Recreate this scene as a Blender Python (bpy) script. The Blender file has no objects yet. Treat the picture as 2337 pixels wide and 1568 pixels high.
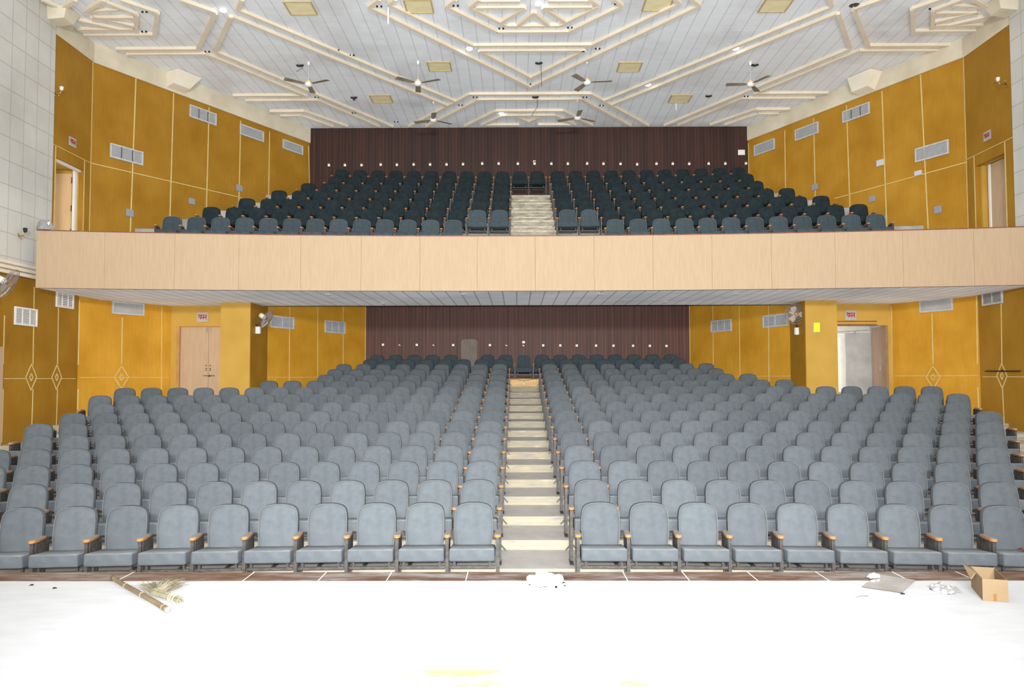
import bpy, bmesh, math, random
from mathutils import Vector, Matrix

random.seed(7)
S = bpy.context.scene
COL = S.collection

# ------------------------------------------------------------------ camera
IW, IH, F = 2337.0, 1568.0, 1782.0
CZ = 2.31                                   # eye height above the front seating floor, standing on the stage
PITCH, YAW, ROLL = math.atan(78 / F), math.atan(11 / F), 0.0022
fwd = Vector((-math.sin(YAW) * math.cos(PITCH), math.cos(YAW) * math.cos(PITCH), math.sin(PITCH)))
rgt0 = Vector((math.cos(YAW), math.sin(YAW), 0))
up0 = rgt0.cross(fwd)
RGT = math.cos(ROLL) * rgt0 - math.sin(ROLL) * up0
UPV = math.cos(ROLL) * up0 + math.sin(ROLL) * rgt0
cam_d = bpy.data.cameras.new('camera')
cam_d.sensor_width = 36.0
cam_d.lens = 36.0 * F / IW
cam_d.clip_end = 200
cam = bpy.data.objects.new('camera', cam_d)
COL.objects.link(cam)
cam.matrix_world = Matrix(((RGT.x, UPV.x, -fwd.x, 0), (RGT.y, UPV.y, -fwd.y, 0), (RGT.z, UPV.z, -fwd.z, CZ), (0, 0, 0, 1)))
S.camera = cam
CAM = Vector((0, 0, CZ))

# ------------------------------------------------------------------ world, lights, exposure
S.view_settings.view_transform = 'Standard'
S.view_settings.look = 'None'
S.view_settings.exposure = 0.2
S.view_settings.gamma = 1.0
S.view_settings.use_curve_mapping = False
wd = bpy.data.worlds.new('world')
S.world = wd
wd.use_nodes = True
wd.node_tree.nodes['Background'].inputs[0].default_value = (0.85, 0.92, 1.0, 1)
wd.node_tree.nodes['Background'].inputs[1].default_value = 0.35

# flat ambient term added in place of light bounced around the closed hall
wd.light_settings.ao_factor = 0.215
wd.light_settings.distance = 0.6
S.cycles.use_fast_gi = True
S.cycles.fast_gi_method = 'ADD'


def lamp(name, kind, loc, power, color=(1, 1, 1), **kw):
    d = bpy.data.lights.new(name, kind)
    d.energy = power
    d.color = color
    for k, v in kw.items():
        setattr(d, k, v)
    o = bpy.data.objects.new(name, d)
    COL.objects.link(o)
    o.location = loc
    return o


FLASH = lamp('camera_flash', 'SPOT', (0.02, -0.06, CZ + 0.13), 7000, (0.97, 0.985, 1.0), shadow_soft_size=0.04, spot_size=math.radians(94), spot_blend=1.0)
FLASH.rotation_euler = (math.radians(90) + PITCH, 0, YAW)
WORK = lamp('stage_work_light', 'AREA', (0.4, -6.5, 5.2), 2500, (1.0, 0.97, 0.92), shape='RECTANGLE', size=3.0, size_y=0.6)
WORK.rotation_euler = (math.radians(86), 0, 0)
for bx_ in (-3.5, 0.3, 4.1):                     # unseen spots added over the stage to bounce light onto the ceiling
    lamp('stage_bounce_fill', 'SPOT', (bx_, -2.6, 8.6), 1600, (1.0, 0.98, 0.95), spot_size=math.radians(62), spot_blend=0.5, shadow_soft_size=0.25)

# ------------------------------------------------------------------ placing helpers


def ray(px, py):
    return fwd + RGT * ((px - IW / 2) / F) - UPV * ((py - IH / 2) / F)


def at_z(px, py, z):
    d = ray(px, py)
    return CAM + d * ((z - CZ) / d.z)


def at_y(px, py, y):
    d = ray(px, py)
    return CAM + d * (y / d.y)


class Plane:
    """a vertical wall face: runs from p to q in plan, left to right as seen from the stage"""

    def __init__(self, p, q):
        self.p, self.q = Vector(p), Vector(q)
        t = self.q - self.p
        self.len = t.length
        self.t = t.normalized()
        self.n = Vector((self.t.y, -self.t.x))          # towards the room
        self.rz = math.atan2(self.t.y, self.t.x)

    def hit(self, px, py):
        d = ray(px, py)
        k = (Vector((self.p.x, self.p.y)) - Vector((CAM.x, CAM.y))).dot(self.n) / Vector((d.x, d.y)).dot(self.n)
        return CAM + d * k

    def s(self, P):
        return (Vector((P.x, P.y)) - self.p).dot(self.t)

    def pt(self, s, z, out=0.0):
        v = self.p + self.t * s + self.n * out
        return Vector((v.x, v.y, z))


# ------------------------------------------------------------------ materials
MATS = {}


def new_mat(name, col, rough=0.7, metal=0.0, spec=0.3):
    m = bpy.data.materials.new(name)
    m.use_nodes = True
    b = m.node_tree.nodes['Principled BSDF']
    b.inputs['Base Color'].default_value = (*col, 1)
    b.inputs['Roughness'].default_value = rough
    b.inputs['Metallic'].default_value = metal
    b.inputs['Specular IOR Level'].default_value = spec
    MATS[name] = m
    return m, m.node_tree.nodes, m.node_tree.links, b


def coords(N, L, scale=(1, 1, 1), kind='Object', rot=(0, 0, 0)):
    tc = N.new('ShaderNodeTexCoord')
    mp = N.new('ShaderNodeMapping')
    mp.inputs['Scale'].default_value = scale
    mp.inputs['Rotation'].default_value = rot
    L.new(tc.outputs[kind], mp.inputs['Vector'])
    return mp.outputs['Vector']


def noise(N, L, vec, scale, detail=4, rough=0.55):
    n = N.new('ShaderNodeTexNoise')
    n.inputs['Scale'].default_value = scale
    n.inputs['Detail'].default_value = detail
    n.inputs['Roughness'].default_value = rough
    L.new(vec, n.inputs['Vector'])
    return n.outputs['Fac']


def ramp(N, L, fac, stops):
    r = N.new('ShaderNodeValToRGB')
    e = r.color_ramp.elements
    while len(e) < len(stops):
        e.new(0.5)
    for i, (p, c) in enumerate(stops):
        e[i].position = p
        e[i].color = (*c, 1)
    L.new(fac, r.inputs['Fac'])
    return r.outputs['Color']


def mix(N, L, fac, a, b, mode='MIX'):
    m = N.new('ShaderNodeMix')
    m.data_type = 'RGBA'
    m.blend_type = mode
    for sock, v in ((m.inputs[0], fac), (m.inputs[6], a), (m.inputs[7], b)):
        if hasattr(v, 'links') or hasattr(v, 'is_linked'):
            L.new(v, sock)
        elif isinstance(v, (int, float)):
            sock.default_value = v
        else:
            sock.default_value = (*v, 1)
    return m.outputs[2]


def bump(N, L, b, h, strength=0.3, dist=0.01):
    bp = N.new('ShaderNodeBump')
    bp.inputs['Strength'].default_value = strength
    bp.inputs['Distance'].default_value = dist
    L.new(h, bp.inputs['Height'])
    L.new(bp.outputs['Normal'], b.inputs['Normal'])


def mottled(name, c1, c2, scale=(1, 1, 1), ns=4.0, rough=0.7, spec=0.3, lo=0.35, hi=0.65, bmp=0.0, rnd=0.0, metal=0.0):
    m, N, L, b = new_mat(name, c1, rough, metal, spec)
    v = coords(N, L, scale)
    f = noise(N, L, v, ns)
    c = ramp(N, L, f, [(lo, c1), (hi, c2)])
    if rnd:
        oi = N.new('ShaderNodeObjectInfo')
        r = ramp(N, L, oi.outputs['Random'], [(0.0, (1 - rnd,) * 3), (1.0, (1 + rnd,) * 3)])
        c = mix(N, L, 1.0, c, r, 'MULTIPLY')
    L.new(c, b.inputs['Base Color'])
    if bmp:
        bump(N, L, b, noise(N, L, v, ns * 6), bmp, 0.005)
    return m


FABRIC = mottled('dusty_grey_fabric', (0.094, 0.107, 0.118), (0.115, 0.129, 0.139), ns=9, rough=0.95, spec=0.1, rnd=0.10)
def dusty(name, c1, c2, dust):  # dust on the cushion top, lightened further to make up for missing light
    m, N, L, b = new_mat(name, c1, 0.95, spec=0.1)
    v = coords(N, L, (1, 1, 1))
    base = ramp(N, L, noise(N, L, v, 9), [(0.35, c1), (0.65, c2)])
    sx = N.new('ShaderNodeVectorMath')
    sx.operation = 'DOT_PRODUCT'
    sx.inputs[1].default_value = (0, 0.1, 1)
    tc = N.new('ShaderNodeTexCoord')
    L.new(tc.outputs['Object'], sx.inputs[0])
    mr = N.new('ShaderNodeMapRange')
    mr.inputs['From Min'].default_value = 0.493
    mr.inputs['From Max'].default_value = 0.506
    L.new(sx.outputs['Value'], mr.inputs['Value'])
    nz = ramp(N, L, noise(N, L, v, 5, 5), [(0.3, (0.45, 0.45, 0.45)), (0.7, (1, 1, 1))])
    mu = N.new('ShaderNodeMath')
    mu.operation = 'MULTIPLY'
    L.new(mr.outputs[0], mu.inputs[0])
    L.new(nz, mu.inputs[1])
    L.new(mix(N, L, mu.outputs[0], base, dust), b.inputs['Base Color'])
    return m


FABRIC_SEAT = dusty('dusty_lit_cushion_fabric', (0.094, 0.107, 0.118), (0.115, 0.129, 0.139), (0.27, 0.285, 0.29))
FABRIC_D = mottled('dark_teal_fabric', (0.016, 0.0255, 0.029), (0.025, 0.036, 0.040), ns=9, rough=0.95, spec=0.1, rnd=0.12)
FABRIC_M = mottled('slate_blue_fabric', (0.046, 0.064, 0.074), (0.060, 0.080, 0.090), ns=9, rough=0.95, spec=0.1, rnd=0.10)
PIPING = mottled('fabric_piping', (0.125, 0.138, 0.142), (0.155, 0.16, 0.16), ns=14, rough=0.9, spec=0.1)
WOODARM, N, L, b = new_mat('varnished_arm_wood', (0.4, 0.17, 0.05), 0.35, spec=0.5)
v = coords(N, L, (1, 1, 3))
wood = ramp(N, L, noise(N, L, v, 12), [(0.35, (0.34, 0.13, 0.035)), (0.65, (0.46, 0.20, 0.06))])
tc = N.new('ShaderNodeTexCoord')
sx = N.new('ShaderNodeSeparateXYZ')
L.new(tc.outputs['Object'], sx.inputs[0])
mr = N.new('ShaderNodeMapRange')
mr.inputs['From Min'].default_value = 0.663
mr.inputs['From Max'].default_value = 0.672
L.new(sx.outputs['Z'], mr.inputs['Value'])
L.new(mix(N, L, mr.outputs[0], wood, (0.25, 0.225, 0.19)), b.inputs['Base Color'])
STEEL = mottled('dark_painted_steel', (0.035, 0.032, 0.029), (0.08, 0.072, 0.064), ns=14, rough=0.5, spec=0.4)
DULLSTEEL = mottled('dull_grey_steel', (0.24, 0.23, 0.215), (0.36, 0.35, 0.33), ns=9, rough=0.5, spec=0.4)
WHITEP = mottled('white_plastic', (0.72, 0.71, 0.68), (0.8, 0.79, 0.76), ns=5, rough=0.4)
BLACKP = new_mat('black_plastic', (0.02, 0.02, 0.02), 0.5)[0]
BRASS = new_mat('brass', (0.62, 0.42, 0.13), 0.28, 0.9)[0]
CREAM = mottled('cream_rib_paint', (0.70, 0.605, 0.465), (0.76, 0.675, 0.535), ns=2.5, rough=0.75)
CORNICE = mottled('cornice_paint', (0.56, 0.50, 0.375), (0.70, 0.64, 0.50), ns=1.2, rough=0.85)
CONCRETE = mottled('raw_concrete', (0.26, 0.26, 0.24), (0.40, 0.39, 0.36), ns=3, rough=0.9, bmp=0.2)
BATTEN = mottled('pale_yellow_batten', (0.60, 0.45, 0.17), (0.66, 0.53, 0.26), ns=6, rough=0.6)
SALMON = mottled('beige_door_laminate', (0.455, 0.315, 0.195), (0.50, 0.355, 0.225), scale=(4, 4, 0.6), ns=3, rough=0.55)
GREYBOARD = mottled('grey_fibre_board', (0.33, 0.335, 0.32), (0.44, 0.44, 0.42), ns=2.5, rough=0.8)
PLY = mottled('bare_plywood', (0.50, 0.42, 0.30), (0.60, 0.50, 0.36), scale=(8, 1, 1), ns=4, rough=0.7)
ORANGEPLY = mottled('orange_plywood', (0.72, 0.42, 0.15), (0.82, 0.55, 0.26), scale=(1, 1, 5), ns=2, rough=0.6)
CARD = mottled('corrugated_card', (0.20, 0.140, 0.076), (0.225, 0.157, 0.088), ns=4, rough=0.8)
TAPE = new_mat('brown_packing_tape', (0.20, 0.095, 0.030), 0.3)[0]
BAMBOO = mottled('dry_bamboo', (0.135, 0.095, 0.055), (0.20, 0.148, 0.085), scale=(1, 1, 6), ns=5, rough=0.5)
STRAW = mottled('dry_grass', (0.175, 0.15, 0.088), (0.27, 0.24, 0.165), ns=18, rough=0.8)
DARKLINE = new_mat('dark_gap', (0.03, 0.02, 0.015), 0.9)[0]
REDRAIL = mottled('red_brown_rail', (0.16, 0.05, 0.03), (0.24, 0.09, 0.05), ns=6, rough=0.5)
SIGNW = mottled('sign_plate_grey', (0.36, 0.35, 0.345), (0.42, 0.41, 0.40), ns=3, rough=0.5)
SIGNR = new_mat('sign_red_paint', (0.42, 0.015, 0.02), 0.5)[0]
NOTICE = new_mat('fluorescent_paper', (0.78, 0.86, 0.03), 0.7)[0]
VENT = mottled('dusty_aluminium_grille', (0.44, 0.46, 0.48), (0.54, 0.55, 0.555), ns=8, rough=0.5, spec=0.4)
VENTD = new_mat('vent_duct_dark', (0.19, 0.195, 0.20), 0.9)[0]
PLATEG = new_mat('grey_wall_plate', (0.27, 0.29, 0.32), 0.6)[0]
FANBROWN = mottled('fan_blade_brown', (0.20, 0.165, 0.125), (0.28, 0.24, 0.19), ns=6, rough=0.5)
WIRE = new_mat('cage_wire', (0.42, 0.40, 0.38), 0.4, 0.6)[0]
YPANEL = mottled('yellowed_diffuser', (0.80, 0.70, 0.40), (0.86, 0.78, 0.50), ns=4, rough=0.4)
YFRAME = mottled('brown_light_frame', (0.46, 0.35, 0.17), (0.56, 0.45, 0.24), ns=6, rough=0.6)
REDCLOTH = mottled('red_cloth', (0.48, 0.10, 0.04), (0.30, 0.05, 0.03), ns=20, rough=0.9)
LOBBYWALL = mottled('lobby_plaster', (0.70, 0.66, 0.58), (0.78, 0.75, 0.68), ns=2, rough=0.85)

em, N, L, b = new_mat('lit_lamp_disc', (1, 1, 1), 0.5)
b.inputs['Emission Color'].default_value = (1.0, 0.98, 0.95, 1)
b.inputs['Emission Strength'].default_value = 9.0
LITDISC = em

# clear polythene, for the bag and the sheet
POLY, N, L, b = new_mat('white_polythene', (0.88, 0.88, 0.92), 0.3, spec=0.5)
SHEETP = mottled('grey_translucent_sheet', (0.33, 0.325, 0.315), (0.37, 0.365, 0.355), ns=6, rough=0.2, spec=0.6)
POLYG, N, L, b = new_mat('grey_polythene', (0.28, 0.28, 0.28), 0.25, spec=0.6)

# ochre plywood panelling with vertical grain and blotchy varnish
def ochre(name, MUL):
    m, N, L, b = new_mat(name, (0.5, 0.3, 0.06), 0.6, spec=0.25)
    v = coords(N, L, (1, 1, 1))
    v2 = coords(N, L, (5, 5, 0.35))
    blot = ramp(N, L, noise(N, L, v, 1.1, 6), [(0.30, (0.285 * MUL, 0.137 * MUL, 0.010 * MUL)), (0.72, (0.375 * MUL, 0.198 * MUL, 0.022 * MUL))])
    grain = ramp(N, L, noise(N, L, v2, 6, 5), [(0.3, (0.93, 0.92, 0.90)), (0.7, (1.05, 1.04, 1.02))])
    L.new(mix(N, L, 1.0, blot, grain, 'MULTIPLY'), b.inputs['Base Color'])
    return m


YEL = ochre('ochre_plywood', 1.0)
YELB = ochre('ochre_plywood_lit', 1.65)  # same board brightened, missing light put into its colour
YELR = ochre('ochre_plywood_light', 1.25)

# the recessed door reveals and the entrance piers are in a brighter board
YEL2, N, L, b = new_mat('bright_yellow_board', (0.6, 0.4, 0.1), 0.6, spec=0.25)
v = coords(N, L, (1, 1, 1))
L.new(ramp(N, L, noise(N, L, v, 1.4, 5), [(0.3, (0.475, 0.280, 0.045)), (0.7, (0.55, 0.335, 0.068))]), b.inputs['Base Color'])

# parapet boarding
PARA, N, L, b = new_mat('peach_laminate', (0.8, 0.57, 0.35), 0.6, spec=0.25)
v2 = coords(N, L, (7, 7, 0.5))
L.new(ramp(N, L, noise(N, L, v2, 5, 5), [(0.3, (0.425, 0.305, 0.192)), (0.7, (0.47, 0.345, 0.225))]), b.inputs['Base Color'])


def tiles(name, w, h, c1, c2, mortar, msize, rot=(0, 0, 0), rough=0.85, swap=False, dirt=0.25):
    """square acoustic tiles: brick texture in object space without a running bond"""
    m, N, L, b = new_mat(name, c1, rough, spec=0.2)
    tc = N.new('ShaderNodeTexCoord')
    if swap:
        sx = N.new('ShaderNodeSeparateXYZ')
        L.new(tc.outputs['Object'], sx.inputs[0])
        cx = N.new('ShaderNodeCombineXYZ')
        L.new(sx.outputs['Y'], cx.inputs['X'])
        L.new(sx.outputs['Z'], cx.inputs['Y'])
        vec = cx.outputs[0]
    else:
        vec = tc.outputs['Object']
    bt = N.new('ShaderNodeTexBrick')
    bt.offset = 0.0
    bt.squash = 1.0
    bt.inputs['Scale'].default_value = 1.0
    bt.inputs['Brick Width'].default_value = w
    bt.inputs['Row Height'].default_value = h
    bt.inputs['Mortar Size'].default_value = msize
    bt.inputs['Mortar Smooth'].default_value = 0.3
    bt.inputs['Bias'].default_value = 0.0
    bt.inputs['Color1'].default_value = (*c1, 1)
    bt.inputs['Color2'].default_value = (*c2, 1)
    bt.inputs['Mortar'].default_value = (*mortar, 1)
    L.new(vec, bt.inputs['Vector'])
    n = noise(N, L, tc.outputs['Object'], 0.5, 6, 0.6)
    d = ramp(N, L, n, [(0.3, (1 - dirt,) * 3), (0.6, (1.0, 1.0, 1.0))])
    L.new(mix(N, L, 1.0, bt.outputs['Color'], d, 'MULTIPLY'), b.inputs['Base Color'])
    return m




def ceiling_mat():
    m, N, L, b = new_mat('ceiling_tiles', (0.8, 0.84, 0.88), 0.85, spec=0.2)
    tc = N.new('ShaderNodeTexCoord')
    cols = []
    for w, h, ms, mo in ((0.305, 60.0, 0.016, (0.70, 0.70, 0.71)), (60.0, 0.305, 0.008, (0.88, 0.88, 0.88))):
        bt = N.new('ShaderNodeTexBrick')
        bt.offset = 0.0
        bt.inputs['Scale'].default_value = 1.0
        bt.inputs['Brick Width'].default_value = w
        bt.inputs['Row Height'].default_value = h
        bt.inputs['Mortar Size'].default_value = ms
        bt.inputs['Mortar Smooth'].default_value = 0.8
        bt.inputs['Color1'].default_value = (1, 1, 1, 1)
        bt.inputs['Color2'].default_value = (0.97, 0.97, 0.97, 1)
        bt.inputs['Mortar'].default_value = (*mo, 1)
        L.new(tc.outputs['Object'], bt.inputs['Vector'])
        cols.append(bt.outputs['Color'])
    g = mix(N, L, 1.0, cols[0], cols[1], 'MULTIPLY')
    base = ramp(N, L, noise(N, L, tc.outputs['Object'], 0.6, 7, 0.62), [(0.28, (0.66, 0.675, 0.69)), (0.55, (0.83, 0.87, 0.91))])
    L.new(mix(N, L, 1.0, base, g, 'MULTIPLY'), b.inputs['Base Color'])
    return m


CEILT = ceiling_mat()
SOFFT = tiles('soffit_strips', 0.305, 6.0, (0.84, 0.88, 0.94), (0.88, 0.91, 0.96), (0.45, 0.47, 0.5), 0.016)
WALLT = tiles('wall_acoustic_tiles', 0.42, 0.47, (0.56, 0.55, 0.50), (0.60, 0.59, 0.55), (0.44, 0.42, 0.37), 0.012, swap=True, dirt=0.2)

# dark timber boarding of the rear walls
def timber(name, MUL):
    m, N, L, b = new_mat(name, (0.06, 0.03, 0.02), 0.55, spec=0.3)
    tc = N.new('ShaderNodeTexCoord')
    sx = N.new('ShaderNodeSeparateXYZ')
    L.new(tc.outputs['Object'], sx.inputs[0])
    ma = N.new('ShaderNodeMath')
    ma.operation = 'MULTIPLY'
    ma.inputs[1].default_value = 9.5
    L.new(sx.outputs['X'], ma.inputs[0])
    mf = N.new('ShaderNodeMath')
    mf.operation = 'FRACT'
    L.new(ma.outputs[0], mf.inputs[0])
    slat = ramp(N, L, mf.outputs[0], [(0.0, (0.30, 0.30, 0.30)), (0.10, (1, 1, 1)), (0.86, (1, 1, 1)), (0.93, (2.3, 2.1, 2.0))])
    board = ramp(N, L, noise(N, L, coords(N, L, (9, 9, 0.25)), 1.0, 3), [(0.3, (0.026 * MUL, 0.0135 * MUL, 0.011 * MUL)), (0.7, (0.058 * MUL, 0.024 * MUL, 0.018 * MUL))])
    L.new(mix(N, L, 1.0, board, slat, 'MULTIPLY'), b.inputs['Base Color'])
    return m


DARKW = timber('dark_timber_slats', 0.9)
DARKWL = timber('lit_timber_slats', 2.0)  # stalls wall copy, lightened in its colour instead of by a lamp

# stage cloth: white, worn through to yellow boards in one patch near the camera
STAGEM, N, L, b = new_mat('white_stage_cloth', (0.86, 0.87, 0.88), 0.6, spec=0.3)
v = coords(N, L, (1, 1, 1))
white = ramp(N, L, noise(N, L, coords(N, L, (1.2, 3, 1)), 2.5, 6, 0.6), [(0.3, (0.50, 0.506, 0.51)), (0.65, (0.56, 0.566, 0.57))])
tc = N.new('ShaderNodeTexCoord')
sx = N.new('ShaderNodeSeparateXYZ')
L.new(tc.outputs['Object'], sx.inputs[0])


def band(sock, lo, hi, soft):
    a = N.new('ShaderNodeMapRange')
    a.inputs['From Min'].default_value = lo - soft
    a.inputs['From Max'].default_value = lo + soft
    L.new(sock, a.inputs['Value'])
    c = N.new('ShaderNodeMapRange')
    c.inputs['From Min'].default_value = hi + soft
    c.inputs['From Max'].default_value = hi - soft
    L.new(sock, c.inputs['Value'])
    m_ = N.new('ShaderNodeMath')
    m_.operation = 'MULTIPLY'
    L.new(a.outputs[0], m_.inputs[0])
    L.new(c.outputs[0], m_.inputs[1])
    return m_.outputs[0]


wx, wy = band(sx.outputs['X'], -0.72, 0.70, 0.015), band(sx.outputs['Y'], 3.0, 4.25, 0.015)
mm = N.new('ShaderNodeMath')
mm.operation = 'MULTIPLY'
L.new(wx, mm.inputs[0])
L.new(wy, mm.inputs[1])
worn = ramp(N, L, noise(N, L, coords(N, L, (1.2, 3.5, 1)), 1.3, 6, 0.6), [(0.40, (0.0, 0.0, 0.0)), (0.60, (1, 1, 1))])
m2 = N.new('ShaderNodeMath')
m2.operation = 'MULTIPLY'
L.new(mm.outputs[0], m2.inputs[0])
L.new(worn, m2.inputs[1])
L.new(mix(N, L, m2.outputs[0], white, (0.50, 0.38, 0.135)), b.inputs['Base Color'])

# polished stone nosing of the stage, brown under dust
NOSE, N, L, b = new_mat('brown_stone_nosing', (0.3, 0.2, 0.16), 0.35, spec=0.5)
v = coords(N, L, (1.0, 4, 1))
L.new(ramp(N, L, noise(N, L, v, 1.7, 9, 0.72), [(0.38, (0.085, 0.034, 0.02)), (0.48, (0.14, 0.085, 0.065)), (0.55, (0.19, 0.165, 0.15)), (0.66, (0.30, 0.285, 0.27))]), b.inputs['Base Color'])

# steps: grey carpeted treads, paint-splashed cream risers
TREAD = mottled('grey_cement_tread', (0.38, 0.355, 0.325), (0.44, 0.415, 0.385), ns=5, rough=0.9)
RISER, N, L, b = new_mat('splashed_riser', (0.6, 0.55, 0.45), 0.6, spec=0.3)
v = coords(N, L, (1.0, 1.0, 6.0))
L.new(ramp(N, L, noise(N, L, v, 3.2, 7, 0.7), [(0.30, (0.24, 0.24, 0.22)), (0.44, (0.33, 0.30, 0.235)), (0.56, (0.385, 0.325, 0.22)), (0.72, (0.53, 0.50, 0.42))]), b.inputs['Base Color'])

# ------------------------------------------------------------------ mesh builder


class MB:
    def __init__(self):
        self.v, self.f, self.m = [], [], []

    def add(self, vs, fs, mi=0):
        o = len(self.v)
        self.v += [tuple(x) for x in vs]
        self.f += [tuple(o + i for i in f) for f in fs]
        self.m += [mi] * len(fs)

    def box(self, lo, hi, mi=0, M=None):
        x0, y0, z0 = lo
        x1, y1, z1 = hi
        vs = [(x0, y0, z0), (x1, y0, z0), (x1, y1, z0), (x0, y1, z0), (x0, y0, z1), (x1, y0, z1), (x1, y1, z1), (x0, y1, z1)]
        if M:
            vs = [M @ Vector(q) for q in vs]
        self.add(vs, [(3, 2, 1, 0), (4, 5, 6, 7), (0, 1, 5, 4), (1, 2, 6, 5), (2, 3, 7, 6), (3, 0, 4, 7)], mi)

    def prism(self, poly, z0, z1, mi=0):
        n = len(poly)
        a = sum(poly[i][0] * poly[(i + 1) % n][1] - poly[(i + 1) % n][0] * poly[i][1] for i in range(n))
        if a < 0:
            poly = poly[::-1]
        vs = [(p[0], p[1], z0) for p in poly] + [(p[0], p[1], z1) for p in poly]
        fs = [tuple(range(n - 1, -1, -1)), tuple(range(n, 2 * n))] + [(i, (i + 1) % n, n + (i + 1) % n, n + i) for i in range(n)]
        self.add(vs, fs, mi)

    def bar(self, a, b, w, h, mi=0, up=Vector((0, 0, 1))):
        """square bar from a to b, w across, h along up"""
        a, b = Vector(a), Vector(b)
        t = (b - a).normalized()
        s = t.cross(up)
        if s.length < 1e-4:
            s = t.cross(Vector((1, 0, 0)))
        s.normalize()
        u = s.cross(t)
        vs = []
        for p in (a, b):
            for i, j in ((-1, -1), (1, -1), (1, 1), (-1, 1)):
                vs.append(p + s * (w / 2 * i) + u * (h / 2 * j))
        self.add(vs, [(3, 2, 1, 0), (4, 5, 6, 7), (0, 1, 5, 4), (1, 2, 6, 5), (2, 3, 7, 6), (3, 0, 4, 7)], mi)

    def tube(self, pts, r, n=6, mi=0, closed=False, cap=True):
        pts = [Vector(p) for p in pts]
        rs = r if isinstance(r, (list, tuple)) else [r] * len(pts)
        o = []
        k = len(pts)
        prev = None
        for i, p in enumerate(pts):
            if closed:
                t = pts[(i + 1) % k] - pts[i - 1]
            else:
                t = pts[min(i + 1, k - 1)] - pts[max(i - 1, 0)]
            t.normalize()
            if prev is None:
                s = t.cross(Vector((0, 0, 1)))
                if s.length < 1e-3:
                    s = t.cross(Vector((1, 0, 0)))
            else:
                s = prev - t * prev.dot(t)
            s.normalize()
            prev = s
            u = t.cross(s)
            for j in range(n):
                a = 2 * math.pi * j / n
                o.append(p + (s * math.cos(a) + u * math.sin(a)) * rs[i])
        fs = []
        for i in range(k if closed else k - 1):
            for j in range(n):
                a, b = i * n + j, i * n + (j + 1) % n
                c, d = ((i + 1) % k) * n + (j + 1) % n, ((i + 1) % k) * n + j
                fs.append((a, d, c, b))
        if cap and not closed:
            fs.append(tuple(range(n)))
            fs.append(tuple(range((k - 1) * n + n - 1, (k - 1) * n - 1, -1)))
        self.add(o, fs, mi)

    def lathe(self, prof, n=16, mi=0, M=None):
        """prof: (radius, height) from bottom to top about local z"""
        vs, fs = [], []
        for r, z in prof:
            for j in range(n):
                a = 2 * math.pi * j / n
                q = Vector((r * math.cos(a), r * math.sin(a), z))
                vs.append(M @ q if M else q)
        for i in range(len(prof) - 1):
            for j in range(n):
                fs.append((i * n + j, i * n + (j + 1) % n, (i + 1) * n + (j + 1) % n, (i + 1) * n + j))
        fs.append(tuple(range(n - 1, -1, -1)))
        k = (len(prof) - 1) * n
        fs.append(tuple(range(k, k + n)))
        self.add(vs, fs, mi)

    def loft(self, rings, mi=0):
        """closed rings of equal count, ends filled"""
        n = len(rings[0])
        vs = [p for r in rings for p in r]
        fs = []
        for i in range(len(rings) - 1):
            for j in range(n):
                fs.append((i * n + j, i * n + (j + 1) % n, (i + 1) * n + (j + 1) % n, (i + 1) * n + j))
        fs.append(tuple(range(n - 1, -1, -1)))
        k = (len(rings) - 1) * n
        fs.append(tuple(range(k, k + n)))
        self.add(vs, fs, mi)

    def mesh(self, name, mats, smooth=False):
        me = bpy.data.meshes.new(name)
        me.from_pydata(self.v, [], self.f)
        for m in (mats if isinstance(mats, (list, tuple)) else [mats]):
            me.materials.append(m)
        me.polygons.foreach_set('material_index', self.m)
        if smooth:
            me.polygons.foreach_set('use_smooth', [True] * len(me.polygons))
        me.update()
        return me

    def build(self, name, mats, parent=None, smooth=False, loc=None, rz=0.0):
        o = bpy.data.objects.new(name, self.mesh(name, mats, smooth))
        COL.objects.link(o)
        if parent:
            o.parent = parent
        if loc is not None:
            o.location = loc
        if rz:
            o.rotation_euler.z = rz
        return o


def smooth_by_angle(o, deg=40):
    for p in o.data.polygons:
        p.use_smooth = True
    me = o.data
    bm = bmesh.new()
    bm.from_mesh(me)
    for e in bm.edges:
        if len(e.link_faces) == 2 and e.calc_face_angle(0) > math.radians(deg):
            e.smooth = False
    bm.to_mesh(me)
    bm.free()
    return o


def tag(o, label, cat, group=None, kind=None):
    if label:
        o['label'] = label
    if cat:
        o['category'] = cat
    if group:
        o['group'] = group
    if kind:
        o['kind'] = kind
    return o


def thing(name, label, cat, loc=(0, 0, 0), rz=0.0, group=None):
    o = bpy.data.objects.new(name, None)
    o.empty_display_size = 0.1
    COL.objects.link(o)
    o.location = loc
    o.rotation_euler.z = rz
    return tag(o, label, cat, group)


def struct(o):
    o['kind'] = 'structure'
    return o


def rbox(w, d, h, r, seg=2, M=None):
    """rounded box mesh data (verts, faces) centred at the origin"""
    bm = bmesh.new()
    bmesh.ops.create_cube(bm, size=1.0)
    for v_ in bm.verts:
        v_.co = Vector((v_.co.x * w, v_.co.y * d, v_.co.z * h))
    bmesh.ops.bevel(bm, geom=list(bm.edges), offset=r, segments=seg, profile=0.5, affect='EDGES')
    bm.verts.index_update()
    vs = [(M @ v_.co if M else v_.co.copy()) for v_ in bm.verts]
    fs = [tuple(q.index for q in f_.verts) for f_ in bm.faces]
    bm.free()
    return vs, fs


# ================================================================== SETTING
CEIL = 10.26
STAGE = 0.75
SOFF = 4.15
XL, XR = -10.0, 10.5


def sag(x, R):
    return (x - 0.2) ** 2 / (2 * R)


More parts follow.
